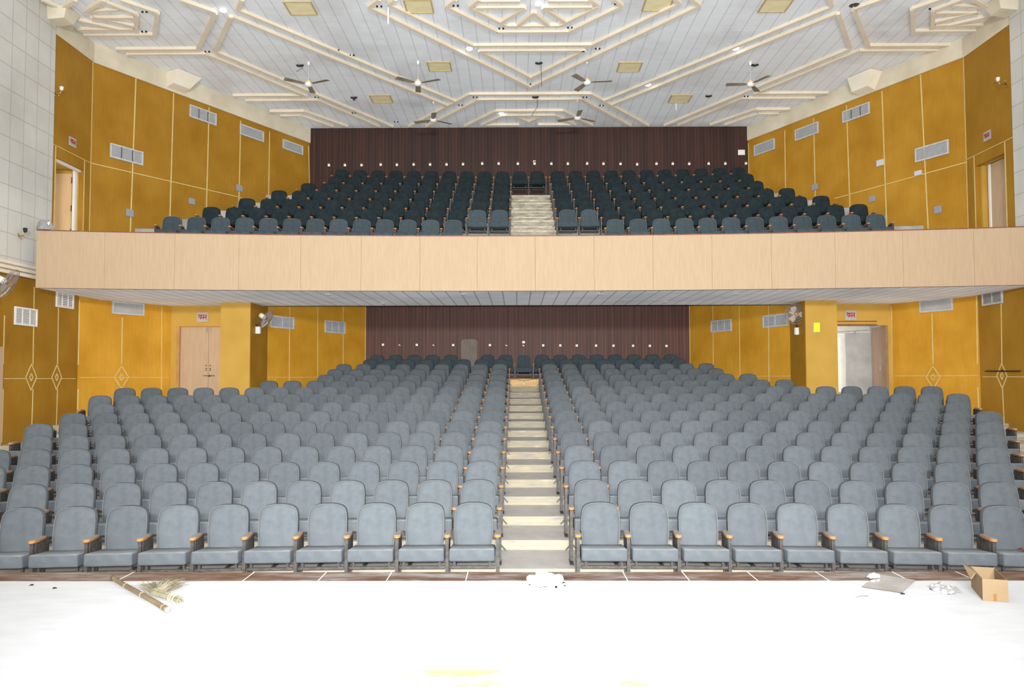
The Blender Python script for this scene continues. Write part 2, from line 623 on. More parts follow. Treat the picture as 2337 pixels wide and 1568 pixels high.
# ---- stage
mb = MB()
mb.box((XL - 0.4, -9.0, 0.0), (XR + 0.4, 6.07, STAGE))
struct(mb.build('floor_stage', STAGEM))
mb = MB()
mb.box((XL - 0.4, 6.07, 0.0), (XR + 0.4, 6.34, STAGE + 0.002), 0)
for jx in (283, 565, 734, 887, 1065, 1428, 1567, 1720, 1880, 2060, 2210):
    p = at_z(jx, 1318, STAGE)
    mb.box((p.x - 0.0035, 6.07, STAGE), (p.x + 0.0035, 6.34, STAGE + 0.0035), 1)
struct(mb.build('trim_stage_edge', [NOSE, LOBBYWALL]))

# ---- raked lower floor: concentric steps
NROW = 16
R_LOW = 46.0
row_y, row_z, front_y = [], [], []
z = 0.0
for k in range(NROW):
    row_y.append(8.56 + 0.985 * k)
    row_z.append(z)
    front_y.append(6.2 if k == 0 else 9.06 + 0.988 * (k - 1))
    z += 0.120 + 0.0024 * k


def step_floor(name, fronts, zs, back, R, xs, base, mats, first_flat=True):
    mb = MB()
    n = len(xs)
    for k, (yf, zk) in enumerate(zip(fronts, zs)):
        yb = fronts[k + 1] if k + 1 < len(fronts) else back
        zl = zs[k - 1] if k else base
        a = [(x, yf - (0 if (k == 0 and first_flat) else sag(x, R)), zk) for x in xs]
        last = k + 1 == len(fronts)
        b_ = [(x, yb if last else yb - sag(x, R), zk) for x in xs]
        c = [(x, q[1], zl) for x, q in zip(xs, a)]
        o = len(mb.v)
        mb.v += a + b_ + c
        for i in range(n - 1):
            mb.f.append((o + i, o + i + 1, o + n + i + 1, o + n + i))
            mb.m.append(0)
            mb.f.append((o + 2 * n + i, o + 2 * n + i + 1, o + i + 1, o + i))
            mb.m.append(1)
    return struct(mb.build(name, mats))


xs = [XL - 0.3 + (XR - XL + 0.6) * i / 40 for i in range(41)]
step_floor('floor', front_y, row_z, 24.2, R_LOW, xs, -0.3, [TREAD, RISER])

# ---- planes of the walls, left to right as the audience side is seen from the stage
P_LA = Plane((XL, 6.0), (XL, 17.72))
P_LB = Plane((XL, 17.72), (-8.78, 19.75))
P_LC = Plane((-8.78, 19.75), (-7.0, 19.75))
P_LP = Plane((-7.20, 18.9), (-6.48, 18.9))
P_LPS = Plane((-6.48, 18.9), (-6.48, 20.2))
P_LD = Plane((-6.48, 20.2), (-4.65, 24.0))
P_BK = Plane((-4.65, 24.0), (5.30, 24.0))
P_RD = Plane((5.30, 24.0), (6.95, 19.85))
P_RPS = Plane((6.95, 19.85), (6.95, 18.8))
P_RP = Plane((6.95, 18.8), (7.71, 18.8))
P_RC = Plane((7.71, 19.75), (9.47, 19.75))
P_RB = Plane((9.47, 19.75), (XR, 17.78))
P_RA = Plane((XR, 17.78), (XR, 6.0))
U_LA = Plane((XL, 16.55), (XL, 18.1))
U_LB = Plane((XL, 18.1), (-6.57, 24.5))
U_BK = Plane((-6.57, 24.5), (7.34, 24.5))
U_RB = Plane((7.34, 24.5), (XR, 18.1))
U_RA = Plane((XR, 18.1), (XR, 16.33))


def wall_slab(mb, P, z0, z1, s0=None, s1=None, th=0.12, mi=0, out=0.0):
    s0 = 0.0 if s0 is None else s0
    s1 = P.len if s1 is None else s1
    a, b_ = P.pt(s0, 0, out), P.pt(s1, 0, out)
    c, d = P.pt(s1, 0, -th), P.pt(s0, 0, -th)
    mb.prism([(a.x, a.y), (b_.x, b_.y), (c.x, c.y), (d.x, d.y)], z0, z1, mi)


def strip_on(mb, P, pts, w=0.022, out=0.008, mi=0):
    """thin flat batten along wall points given as (s, z)"""
    for (s0, z0), (s1, z1) in zip(pts[:-1], pts[1:]):
        mb.bar(P.pt(s0, z0, out / 2), P.pt(s1, z1, out / 2), w, out, mi, up=Vector((P.n.x, P.n.y, 0)))


def batten_px(mb, P, x0, y0, x1, y1, w=0.024):
    a, b_ = P.hit(x0, y0), P.hit(x1, y1)
    strip_on(mb, P, [(P.s(a), a.z), (P.s(b_), b_.z)], w)


def diamond_px(mb, P, px, py=861, hh=0.27, hw=0.18):
    c = P.hit(px, py)
    s = P.s(c)
    strip_on(mb, P, [(s - hw, c.z), (s, c.z + hh), (s + hw, c.z), (s, c.z - hh), (s - hw, c.z)], 0.02, 0.01)
    strip_on(mb, P, [(s - 0.05, c.z), (s, c.z + 0.08), (s + 0.05, c.z), (s, c.z - 0.08), (s - 0.05, c.z)], 0.018, 0.012)


MOLD = 4.36
# left side wall: ochre board below, acoustic tiles above
mb = MB()
wall_slab(mb, P_LA, 0, MOLD)
wl = struct(mb.build('wall_left', YEL))
bt = MB()
for px in (7, 75, 131):
    top = 655 if px > 10 else 720
    batten_px(bt, P_LA, px + 3, top, px, 832)
    batten_px(bt, P_LA, px, 888, px - 4, 1010)
batten_px(bt, P_LA, 9, 864, 60, 864, 0.016)
batten_px(bt, P_LA, 82, 864, 119, 864, 0.016)
batten_px(bt, P_LA, 139, 864, 172, 864, 0.016)
diamond_px(bt, P_LA, 71)
diamond_px(bt, P_LA, 129)
bt.build('battens', BATTEN, wl)
mb = MB()
mb.box((XL, 14.4, 0), (XL + 0.03, 15.10, 2.93))
struct(mb.build('trim_left_post', SALMON))

mb = MB()
mb.box((XL - 0.12, 6.0, MOLD), (XL + 0.03, 16.55, CEIL))
struct(mb.build('wall_left_tiles', WALLT))
mb = MB()
for i, zz in enumerate((4.36, 4.46, 4.56)):
    mb.box((XL - 0.05, 6.0, zz), (XL + 0.12 - 0.02 * i, 16.1, zz + 0.06))
struct(mb.build('trim_left_moulding', CREAM))

# right side wall
mb = MB()
wall_slab(mb, P_RA, 0, MOLD)
wr = struct(mb.build('wall_right', YEL))
bt = MB()
batten_px(bt, P_RA, 2285, 690, 2287, 832)
batten_px(bt, P_RA, 2288, 884, 2293, 985)
batten_px(bt, P_RA, 2243, 860, 2277, 860, 0.016)
batten_px(bt, P_RA, 2298, 860, 2337, 860, 0.016)
diamond_px(bt, P_RA, 2287, 858)
bt.build('battens', BATTEN, wr)
mb = MB()
mb.box((XR - 0.03, 6.0, MOLD), (XR + 0.12, 16.33, CEIL))
struct(mb.build('wall_right_tiles', WALLT))
mb = MB()
for i, zz in enumerate((4.36, 4.46, 4.56)):
    mb.box((XR - 0.12 + 0.02 * i, 6.0, zz), (XR + 0.05, 15.9, zz + 0.06))
struct(mb.build('trim_right_moulding', CREAM))

# angled walls of the stalls
for nm, P, bx, dia in (('wall_left_angled', P_LB, [(181, 684, 178, 832), (178, 888, 175, 1010), (279, 725, 277, 832), (277, 886, 277, 930), (369, 700, 368, 890)], [277]),
                       ('wall_right_angled', P_RB, [(2127, 716, 2130, 832), (2130, 884, 2131, 930), (2229, 676, 2231, 832), (2232, 884, 2235, 950), (2035, 700, 2037, 880)], [2130])):
    mb = MB()
    wall_slab(mb, P, 0, 5.2)
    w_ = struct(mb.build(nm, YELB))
    bt = MB()
    for q in bx:
        batten_px(bt, P, *q)
    for d_ in dia:
        diamond_px(bt, P, d_)
    zdado = 2.335
    strip_on(bt, P, [(0.05, zdado), (P.len - 0.05, zdado)], 0.014, 0.006)
    bt.build('battens', BATTEN, w_)

# entrance bays: door wall, pier
mb = MB()
dl0, dl1, dtop = -8.56, -7.12, 3.635
mb.box((-8.9, 19.75, 0), (dl0 - 0.07, 19.95, 5.2))
mb.box((dl0 - 0.07, 19.75, dtop), (-6.9, 19.95, 5.2))
struct(mb.build('wall_left_entrance', YEL2))
mb = MB()
mb.box((-7.20, 18.9, 0), (-6.48, 20.25, 5.2))
pl = struct(mb.build('wall_left_pier', YEL2))
mb = MB()
mb.box((-6.478, 18.92, 0), (-6.47, 20.2, 5.2))
mb.build('side_panel', YEL, pl)
mb = MB()
dr0, dr1, drtop = 8.08, 9.36, 3.61
mb.box((7.6, 19.75, 0), (dr0, 19.95, 5.2))
mb.box((dr0, 19.75, drtop), (dr1, 19.95, 5.2))
mb.box((dr1, 19.75, 0), (9.6, 19.95, 5.2))
re_ = struct(mb.build('wall_right_entrance', YEL2))
mb = MB()
mb.box((8.0, 19.74, drtop + 0.09), (9.1, 19.752, drtop + 0.115))
mb.box((8.0, 19.735, drtop - 0.005), (9.1, 19.752, drtop + 0.03))
mb.build('lintel_grooves', REDRAIL, re_)
mb = MB()
mb.box((6.95, 18.8, 0), (7.71, 19.9, 5.2))
pr = struct(mb.build('wall_right_pier', YEL2))
mb = MB()
mb.box((6.94, 18.82, 0), (6.948, 19.85, 5.2))
mb.build('side_panel', YEL, pr)

# lobby seen through the open right door
mb = MB()
mb.box((7.0, 21.6, 0.3), (11.0, 21.75, 4.6))
struct(mb.build('wall_lobby', LOBBYWALL))
mb = MB()
mb.box((9.75, 19.95, 0.3), (9.85, 21.6, 4.6))
struct(mb.build('wall_lobby_side', GREYBOARD))
mb = MB()
mb.box((7.0, 19.95, 3.75), (11.0, 21.6, 3.85))
struct(mb.build('ceiling_lobby', GREYBOARD))
lobby = lamp('lobby_daylight', 'AREA', (7.6, 20.8, 2.6), 16, (0.95, 1.0, 0.97), shape='RECTANGLE', size=0.8, size_y=1.6)
lobby.rotation_euler = (math.radians(90), 0, math.radians(-60))

# side walls of the rear stalls and the dark rear wall
for nm, P, bx in (('wall_left_rear', P_LD, [(661, 700, 660, 876), (725, 700, 725, 865), (783, 698, 783, 834)]),
                  ('wall_right_rear', P_RD, [(1627, 698, 1628, 832), (1687, 698, 1689, 858), (1754, 698, 1755, 872)])):
    mb = MB()
    wall_slab(mb, P, 0, 4.9)
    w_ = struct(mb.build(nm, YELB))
    bt = MB()
    for q in bx:
        batten_px(bt, P, *q)
    strip_on(bt, P, [(0.02, 2.335), (P.len - 0.02, 2.335)], 0.014, 0.006)
    e = 0.03 if P is P_RD else P.len - 0.03
    strip_on(bt, P, [(e, 1.0), (e, 4.7)], 0.03, 0.012)
    bt.build('battens', BATTEN, w_)
mb = MB()
mb.box((-4.8, 24.0, 0), (5.45, 24.15, 4.9))
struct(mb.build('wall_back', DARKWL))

# ---- balcony
R_BAL = 60.0
PY = 16.50
PZ0, PZ1 = SOFF, 5.335


def par_y(x):
    return PY - sag(x, R_BAL)


joints = [at_y(px, 600, 16.3).x for px in (263, 410, 549, 686, 822, 956, 1088, 1222, 1358, 1493, 1627, 1760, 1900, 2045, 2192)]
joints = [-9.74] + joints + [10.45]
mb = MB()
for i in range(len(joints) - 1):
    a, b_ = joints[i] + 0.002, joints[i + 1] - 0.002
    n = 4
    front = [(a + (b_ - a) * j / n, par_y(a + (b_ - a) * j / n)) for j in range(n + 1)]
    back = [(x, y + 0.05) for x, y in reversed(front)]
    mb.prism(front + back, PZ0, PZ1 - 0.02)
wb = struct(mb.build('wall_balcony_front', PARA))
mb = MB()
xx = [joints[0] + (joints[-1] - joints[0]) * i / 40 for i in range(41)]
mb.prism([(x, par_y(x) + 0.052) for x in xx] + [(x, par_y(x) + 0.10) for x in reversed(xx)], PZ0, PZ1 - 0.022)
mb.build('backing', DARKLINE, wb)
mb = MB()
mb.prism([(x, par_y(x) - 0.006) for x in xx] + [(x, par_y(x) + 0.12) for x in reversed(xx)], PZ1 - 0.02, PZ1)
struct(mb.build('trim_balcony_rail', REDRAIL))

# soffit below the balcony
mb = MB()
mb.prism([(x, par_y(x) + 0.1) for x in xx] + [(x, 19.8) for x in reversed(xx)], SOFF, SOFF + 0.06)
struct(mb.build('ceiling_soffit', SOFFT))
mb = MB()
mb.box((-6.4, 19.8, SOFF - 0.01), (7.0, 19.86, 5.0))
struct(mb.build('trim_soffit_edge', DARKLINE))
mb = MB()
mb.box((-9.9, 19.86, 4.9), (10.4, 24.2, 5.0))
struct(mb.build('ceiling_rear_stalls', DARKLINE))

# raked balcony floor
NB = 7
bz, by, bf = [], [], []
for k in range(NB):
    by.append(18.62 + 0.87 * k)
    bz.append(5.165 + 0.43 * k)
    bf.append(16.6 if k == 0 else 18.62 + 0.87 * (k - 1) + 0.42)
xb = [-9.70 + 20.12 * i / 40 for i in range(41)]


def bal_floor():
    mb = MB()
    for k in range(NB):
        yb = bf[k + 1] if k < NB - 1 else 24.5
        zl = bz[k - 1] if k else 5.02
        for i in range(40):
            x0, x1 = xb[i], xb[i + 1]
            def lim(y):     # side walls cut the floor off
                return y
            f0, f1 = bf[k] - sag(x0, R_BAL), bf[k] - sag(x1, R_BAL)
            b0 = yb if k == NB - 1 else yb - sag(x0, R_BAL)
            b1 = yb if k == NB - 1 else yb - sag(x1, R_BAL)
            mb.add([(x0, f0, bz[k]), (x1, f1, bz[k]), (x1, b1, bz[k]), (x0, b0, bz[k])], [(0, 1, 2, 3)], 0)
            mb.add([(x0, f0, zl), (x1, f1, zl), (x1, f1, bz[k]), (x0, f0, bz[k])], [(0, 1, 2, 3)], 1)
    return mb.build('floor_balcony', [CONCRETE, CONCRETE])


struct(bal_floor())
# centre steps of the balcony, two to a tier
mb = MB()
AX0, AX1 = -0.17, 1.02
for k in range(1, NB - 0):
    for h in (1, 2):
        y0 = bf[k] - 0.30 * (3 - h) + 0.3
        zt = bz[k - 1] + 0.215 * h - (0.001 if h == 2 else 0)
        mb.box((AX0, y0 - 0.30, bz[k - 1] + 0.001), (AX1, y0, zt - 0.035), 0)
        mb.box((AX0 - 0.01, y0 - 0.32, zt - 0.035), (AX1 + 0.01, y0, zt), 1)
struct(mb.build('floor_balcony_steps', [mottled('dirty_balcony_step', (0.26, 0.235, 0.18), (0.48, 0.44, 0.35), scale=(1, 1, 4), ns=4, rough=0.8), mottled('worn_step_edge', (0.42, 0.36, 0.24), (0.66, 0.61, 0.50), scale=(2, 1, 1), ns=3, rough=0.8)]))

# upper walls
for nm, P, bx, dado, COR in (
        ('wall_left_balcony', U_LB, [(310, 178, 298, 505), (396, 213, 388, 480), (477, 245, 471, 470), (549, 275, 545, 460), (615, 300, 613, 440), (704, 333, 706, 412)], (206, 372, 551, 451), 9.78),
        ('wall_right_balcony', U_RB, [(1708, 327, 1709, 398), (1791, 297, 1793, 432), (1857, 270, 1861, 450), (1932, 240, 1940, 475), (2013, 208, 2023, 490), (2101, 170, 2118, 510)], (1905, 453, 2210, 369), 9.80)):
    mb = MB()
    wall_slab(mb, P, 5.0, COR)
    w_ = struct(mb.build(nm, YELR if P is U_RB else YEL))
    bt = MB()
    for q in bx:
        a, b_ = P.hit(q[0], q[1]), P.hit(q[2], q[3])
        sa, sb = P.s(a), P.s(b_)
        strip_on(bt, P, [(sa, a.z), (sb + (sb - sa) * (b_.z - 5.2) / (a.z - b_.z), 5.2)], 0.03)
    batten_px(bt, P, *dado, w=0.02)
    bt.build('battens', BATTEN, w_)
    mb = MB()
    wall_slab(mb, P, COR, CEIL, out=0.03)
    struct(mb.build('trim_cornice_' + nm.split('_')[1], CORNICE))

# flank walls beside the balcony, each with a doorway
for nm, P, x0, y0, y1, inward in (('wall_left_flank', U_LA, XL, 16.70, 17.80, 1), ('wall_right_flank', U_RA, XR, 16.66, 17.76, -1)):
    ya, yb = (16.55, 18.1) if inward > 0 else (16.33, 18.1)
    xo = x0 - inward * 0.12
    lo, hi = min(x0, xo), max(x0, xo)
    mb = MB()
    mb.box((lo, ya, 4.9), (hi, y0, 9.8))
    mb.box((lo, y1, 4.9), (hi, yb, 9.8))
    mb.box((lo, y0, 7.12), (hi, y1, 9.8))
    w_ = struct(mb.build(nm, YEL))
    bt = MB()
    e = inward * 0.008
    for yy, zt in ((ya + 0.02, 9.78), (yb - 0.02, 9.78), (y0 - 0.015, 7.37), (y1 + 0.015, 7.37)):
        bt.box((min(x0, x0 + e), yy - 0.012, 5.2), (max(x0, x0 + e), yy + 0.012, zt))
    bt.box((min(x0, x0 + e), ya, 7.36), (max(x0, x0 + e), yb, 7.375))
    bt.build('battens', BATTEN, w_)
    mb = MB()
    mb.box((lo, ya, 9.8), (hi + (0.0), yb, CEIL))
    struct(mb.build('trim_cornice_flank_' + nm.split('_')[1], CORNICE))

mb = MB()
mb.box((-6.8, 24.5, 5.0), (7.6, 24.65, CEIL))
struct(mb.build('wall_back_balcony', DARKW))

# ---- main ceiling
mb = MB()
mb.box((XL - 0.2, 6.0, CEIL), (XR + 0.2, 24.8, CEIL + 0.15))
struct(mb.build('ceiling', CEILT))

XC = 0.385
ribs = [  # (x0, y0, x1, y1, mirrored)
    (887, 10, 1079, 104, 1), (841, 15.5, 1212.5, 200, 1), (841, 15.5, 866, -2, 1), (887, 10, 902, -2, 1), (1094, 116, 1213, 179, 1),
    (1018.5, 15, 1133.6, 73, 1), (1018.5, 15, 1040, -2, 1), (1072, 15.5, 1156, 59, 1), (1072, 15.5, 1094, -2, 1),
    (1085.6, 3, 1187, 3, 1), (1086, 18.5, 1198, 16, 1), (1145, 50, 1198, 17, 1), (1182, 58, 1221, 27, 1),
    (542, 22, 1042, 233, 1), (530, 38, 1025, 243, 1), (1071.6, 215, 934, 289, 1), (1092, 227, 973.5, 289, 1),
    (1132, 253, 1061, 288, 1), (1149, 263, 1100, 286, 1), (1105, 285, 1185, 285, 1), (1173, 263.5, 1206, 278, 1),
    (492, 29, 451, 112, 1), (527, 38, 492, 117, 1), (265, 112, 451, 112, 1), (289, 123, 472, 123, 1), (492, 117, 896, 289, 1),
    (472, 123, 699, 219, 1), (532, 218, 699, 218, 1), (561, 229, 727, 229, 1), (727, 229, 865, 289, 1), (616, 254, 694, 254, 1),
    (640, 264, 687, 264, 1), (694, 254, 792, 288.6, 1), (687, 264, 759, 288.6, 1), (413, 0, 492, 28, 1), (542, 22, 553, -2, 1),
    (227, 0, 312, 33, 1), (275, 0, 360, 29, 1), (312, 33, 310, 71, 1), (360, 29, 352, 83, 1), (191, 80, 353, 80, 1), (170, 67, 306, 67, 1),
    (176, 45, 275, 67, 1), (212, 36, 306, 59, 1), (210, 41, 306, 38, 1), (200, 26, 272, 22, 1), (96, 0, 139, 19, 1), (172, 0, 145, 17, 1),
    (238, 0, 193, 26, 1),
    (1079, 104, 0, 0, 2), (1094, 116, 0, 0, 2), (1133.6, 73, 0, 0, 2), (1156, 59, 0, 0, 2), (1071.6, 215, 0, 0, 2), (1092, 227, 0, 0, 2),
    (1132, 253, 0, 0, 2), (1149, 263, 0, 0, 2),
]
ri = 0
RH = 0.068


def rib(a, b_):
    global ri
    ri += 1
    mb = MB()
    rh = RH + 0.0013 * (ri % 9)                 # no two crossing ribs share a face
    zz = CEIL - rh / 2 + 0.002
    mb.bar((a[0], a[1], zz), (b_[0], b_[1], zz), 0.085, rh)
    struct(mb.build('trim_%d' % ri, CREAM))


for x0, y0, x1, y1, md in ribs:
    a = at_z(x0, y0, CEIL - RH * 0.6)
    if md == 2:
        rib((a.x, a.y), (2 * XC - a.x, a.y))
        continue
    b_ = at_z(x1, y1, CEIL - RH * 0.6)
    if abs(y0 - y1) <= 3:
        b_.y = a.y = (a.y + b_.y) / 2
    b_.y = min(b_.y, 24.48)
    a.y = min(a.y, 24.48)
    a.x, b_.x = max(a.x, XL + 0.05), max(b_.x, XL + 0.05)
    rib((a.x, a.y), (b_.x, b_.y))
    rib((2 * XC - a.x, a.y), (2 * XC - b_.x, b_.y))

# light coves at the head of the side walls: wedge shaped boxes
for i, (P, s, inw) in enumerate(((U_LB, U_LB.s(U_LB.hit(415, 178)), 1), (U_RB, U_RB.s(U_RB.hit(1996, 172)), 1))):
    mb = MB()
    a0, a1 = s - 0.40 - 0.08 * inw, s + 0.34 - 0.08 * inw
    n0, n1 = (0.0, 0.24) if inw > 0 else (0.24, 0.0)     # square towards the stage, splayed towards the rear
    top = [P.pt(a0, CEIL - 0.01, 0.03), P.pt(a1, CEIL - 0.01, 0.03), P.pt(a1, CEIL - 0.01, 0.46), P.pt(a0, CEIL - 0.01, 0.46)]
    bot = [P.pt(a0 + n0, CEIL - 0.42, 0.03), P.pt(a1 - n1, CEIL - 0.42, 0.03), P.pt(a1 - n1, CEIL - 0.36, 0.30), P.pt(a0 + n0, CEIL - 0.36, 0.30)]
    mb.add(top + bot, [(0, 1, 2, 3), (7, 6, 5, 4), (0, 4, 5, 1), (1, 5, 6, 2), (2, 6, 7, 3), (3, 7, 4, 0)])
    struct(mb.build('trim_cove_box', mottled('cove_cream_%d' % i, (0.74, 0.68, 0.54), (0.80, 0.74, 0.62), ns=2)))
for sx_, xw, yy in ((1, XL + 0.03, 16.42), (-1, XR - 0.03, 16.22)):
    mb = MB()
    top = [(xw, yy - 0.22, CEIL - 0.01), (xw + sx_ * 0.42, yy - 0.22, CEIL - 0.01), (xw + sx_ * 0.42, yy + 0.30, CEIL - 0.01), (xw, yy + 0.30, CEIL - 0.01)]
    bot = [(xw, yy - 0.18, CEIL - 0.30), (xw + sx_ * 0.34, yy - 0.16, CEIL - 0.26), (xw + sx_ * 0.34, yy + 0.18, CEIL - 0.26), (xw, yy + 0.2, CEIL - 0.30)]
    fs = [(3, 2, 1, 0), (4, 5, 6, 7), (1, 5, 4, 0), (2, 6, 5, 1), (3, 7, 6, 2), (0, 4, 7, 3)]
    mb.add(top + bot, fs)
    struct(mb.build('trim_corner_cove', CORNICE))

# ================================================================== SEATS
PITCH_S = 0.527
HP = PITCH_S / 2
PITCH_B = 0.545


def back_outline(n_side=3):
    """front outline of the upholstered back, x/z, counter-clockwise from lower left"""
    pts = []

    def arc(cx, cz, r, a0, a1, n):
        for i in range(n + 1):
            a = math.radians(a0 + (a1 - a0) * i / n)
            pts.append((cx + r * math.cos(a), cz + r * math.sin(a)))
    zb, zt = 0.455, 0.945
    wb, wt = 0.200, 0.197
    r = 0.075
    arc(-wb + r, zb + r, r, 180, 270, 4)
    arc(wb - r, zb + r, r, 270, 360, 4)
    pts.append((0.212, 0.66))
    # rounded shoulders and a crowned top
    for x, z_ in ((0.209, 0.80), (0.200, 0.862), (0.183, 0.898), (0.150, 0.922), (0.100, 0.937), (0.045, 0.944)):
        pts.append((x, z_))
    for x, z_ in reversed(((0.209, 0.80), (0.200, 0.862), (0.183, 0.898), (0.150, 0.922), (0.100, 0.937), (0.045, 0.944))):
        pts.append((-x, z_))
    pts.append((-0.212, 0.66))
    return pts


OUT = back_outline()
BCX, BCZ = 0.0, 0.70
LEAN = 0.17


def back_ring(scale, y, dz=0.0):
    return [Vector((BCX + (x - BCX) * scale, y + ((BCZ + (z_ - BCZ) * scale) - 0.455) * LEAN, BCZ + (z_ - BCZ) * (1 - (1 - scale) * 0.75) + dz)) for x, z_ in OUT]


def m_back():
    mb = MB()
    rings = [back_ring(0.60, -0.052), back_ring(0.84, -0.046), back_ring(0.94, -0.036), back_ring(0.99, -0.020), back_ring(1.0, 0.0), back_ring(1.0, 0.045), back_ring(0.97, 0.06), back_ring(0.9, 0.062)]
    mb.loft([r[::1] for r in rings])
    return mb


def m_piping():
    mb = MB()
    mb.tube(back_ring(0.978, -0.030), 0.0055, 4, closed=True)
    return mb


def m_seat():
    mb = MB()
    vs, fs = rbox(0.474, 0.46, 0.130, 0.020, 2)
    vs2 = []
    for q in vs:
        y, z_ = q.y, q.z
        zz = 0.462 + z_ + (-y) * 0.10
        if z_ > 0.03:
            zz += 0.012 * (1 - (q.x / 0.242) ** 2) * (1 - (y / 0.23) ** 2)
        vs2.append(Vector((q.x, y - 0.215, zz)))
    mb.add(vs2, fs)
    return mb


def m_arm():
    mb = MB()
    out = []
    for i in range(9):
        a = math.pi + math.pi * i / 8
        out.append((0.036 * math.cos(a), -0.305 + 0.045 * math.sin(a)))
    out += [(0.033, -0.20), (0.024, -0.06), (-0.024, -0.06), (-0.033, -0.20)]
    z0, z1 = 0.638, 0.674
    rr = [[Vector((x * s, -0.2 + (y + 0.2) * s, zz)) for x, y in out] for s, zz in ((0.86, z0), (1.0, z0 + 0.008), (1.0, z1 - 0.010), (0.88, z1))]
    mb.loft(rr)
    return mb


def m_frame():
    mb = MB()
    mb.box((-0.011, -0.245, 0.33), (0.011, 0.03, 0.641))           # side plate
    mb.box((-0.017, -0.320, 0.05), (0.017, -0.285, 0.638))          # front post
    mb.bar((0, -0.31, 0.10), (0, -0.04, 0.36), 0.026, 0.03)         # strut
    mb.box((-0.02, -0.10, 0.012), (0.02, -0.06, 0.42))             # rear post
    mb.box((-0.022, -0.34, 0.0), (0.022, -0.03, 0.014))            # foot bar
    mb.bar((-0.018, -0.317, 0.235), (-0.072, -0.317, 0.175), 0.018, 0.012)
    mb.bar((0.018, -0.317, 0.235), (0.072, -0.317, 0.175), 0.018, 0.012)
    mb.box((-0.0195, -0.215, 0.385), (0.0195, -0.185, 0.415))          # hinge pin
    return mb


def m_rail():
    mb = MB()
    mb.box((-0.236, -0.322, 0.325), (0.236, -0.300, 0.350))
    mb.box((-0.236, -0.06, 0.33), (0.236, -0.035, 0.36))
    for sx_ in (-1, 1):
        mb.box((sx_ * 0.185 - 0.013, -0.332, 0.348), (sx_ * 0.185 + 0.013, -0.302, 0.40))
    return mb


ME_BACK = m_back().mesh('backrest', FABRIC, True)
ME_BACKD = m_back().mesh('backrest_dark', FABRIC_D, True)
ME_PIPE = m_piping().mesh('piping', PIPING, True)
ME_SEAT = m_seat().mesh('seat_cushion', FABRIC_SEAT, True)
ME_BACKM = m_back().mesh('backrest_slate', FABRIC_M, True)
ME_SEATM = m_seat().mesh('seat_cushion_slate', FABRIC_M, True)
ME_SEATD = m_seat().mesh('seat_cushion_dark', FABRIC_D, True)
ME_ARM = m_arm().mesh('armrest', WOODARM)
ME_FRAME = m_frame().mesh('side_frame', STEEL)
ME_RAIL = m_rail().mesh('stretcher', STEEL)
PLYBACK = mottled('bare_back_panel', (0.15, 0.132, 0.11), (0.19, 0.17, 0.142), scale=(8, 1, 1), ns=4, rough=0.8)


def part(name, me, parent, loc=(0, 0, 0)):
    o = bpy.data.objects.new(name, me)
    COL.objects.link(o)
    o.parent = parent
    o.location = loc
    return o


def make_seat(x, y, zf, rz, label, group, end=False, dark=False):
    r = thing('auditorium_seat', label, 'seat', (x, y, zf), rz, group)
    bk = part('backrest', (ME_BACK, ME_BACKD, ME_BACKM)[dark], r)
    part('piping', ME_PIPE, bk)
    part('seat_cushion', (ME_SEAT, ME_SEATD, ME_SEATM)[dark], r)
    part('armrest', ME_ARM, r, (-HP, 0, 0))
    part('side_frame', ME_FRAME, r, (-HP, 0, 0))
    part('stretcher', ME_RAIL, r)
    if end:
        part('armrest', ME_ARM, r, (HP, 0, 0))
        part('side_frame', ME_FRAME, r, (HP, 0, 0))
    return r


# the mass of seats too many to build singly
RES = MB()
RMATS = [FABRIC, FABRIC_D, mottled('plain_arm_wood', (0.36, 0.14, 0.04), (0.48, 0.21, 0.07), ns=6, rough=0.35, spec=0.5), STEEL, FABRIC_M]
RES_SRC = [(m_back(), 0), (m_seat(), 0)]
ARM_SRC, FRM_SRC, RAIL_SRC = m_arm(), m_frame(), m_rail()


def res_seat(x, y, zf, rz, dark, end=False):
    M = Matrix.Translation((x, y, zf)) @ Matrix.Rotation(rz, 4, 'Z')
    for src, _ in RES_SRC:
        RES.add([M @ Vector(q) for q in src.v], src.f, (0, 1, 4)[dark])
    for xx_ in ((-HP, HP) if end else (-HP,)):
        T = M @ Matrix.Translation((xx_, 0, 0))
        RES.add([T @ Vector(q) for q in ARM_SRC.v], ARM_SRC.f, 2)
        RES.add([T @ Vector(q) for q in FRM_SRC.v], FRM_SRC.f, 3)
    RES.add([M @ Vector(q) for q in RAIL_SRC.v], RAIL_SRC.f, 3)


def seat_pose(x, y0, R):
    return x, y0 - sag(x, R), -math.asin(max(-1, min(1, (x - 0.2) / R)))


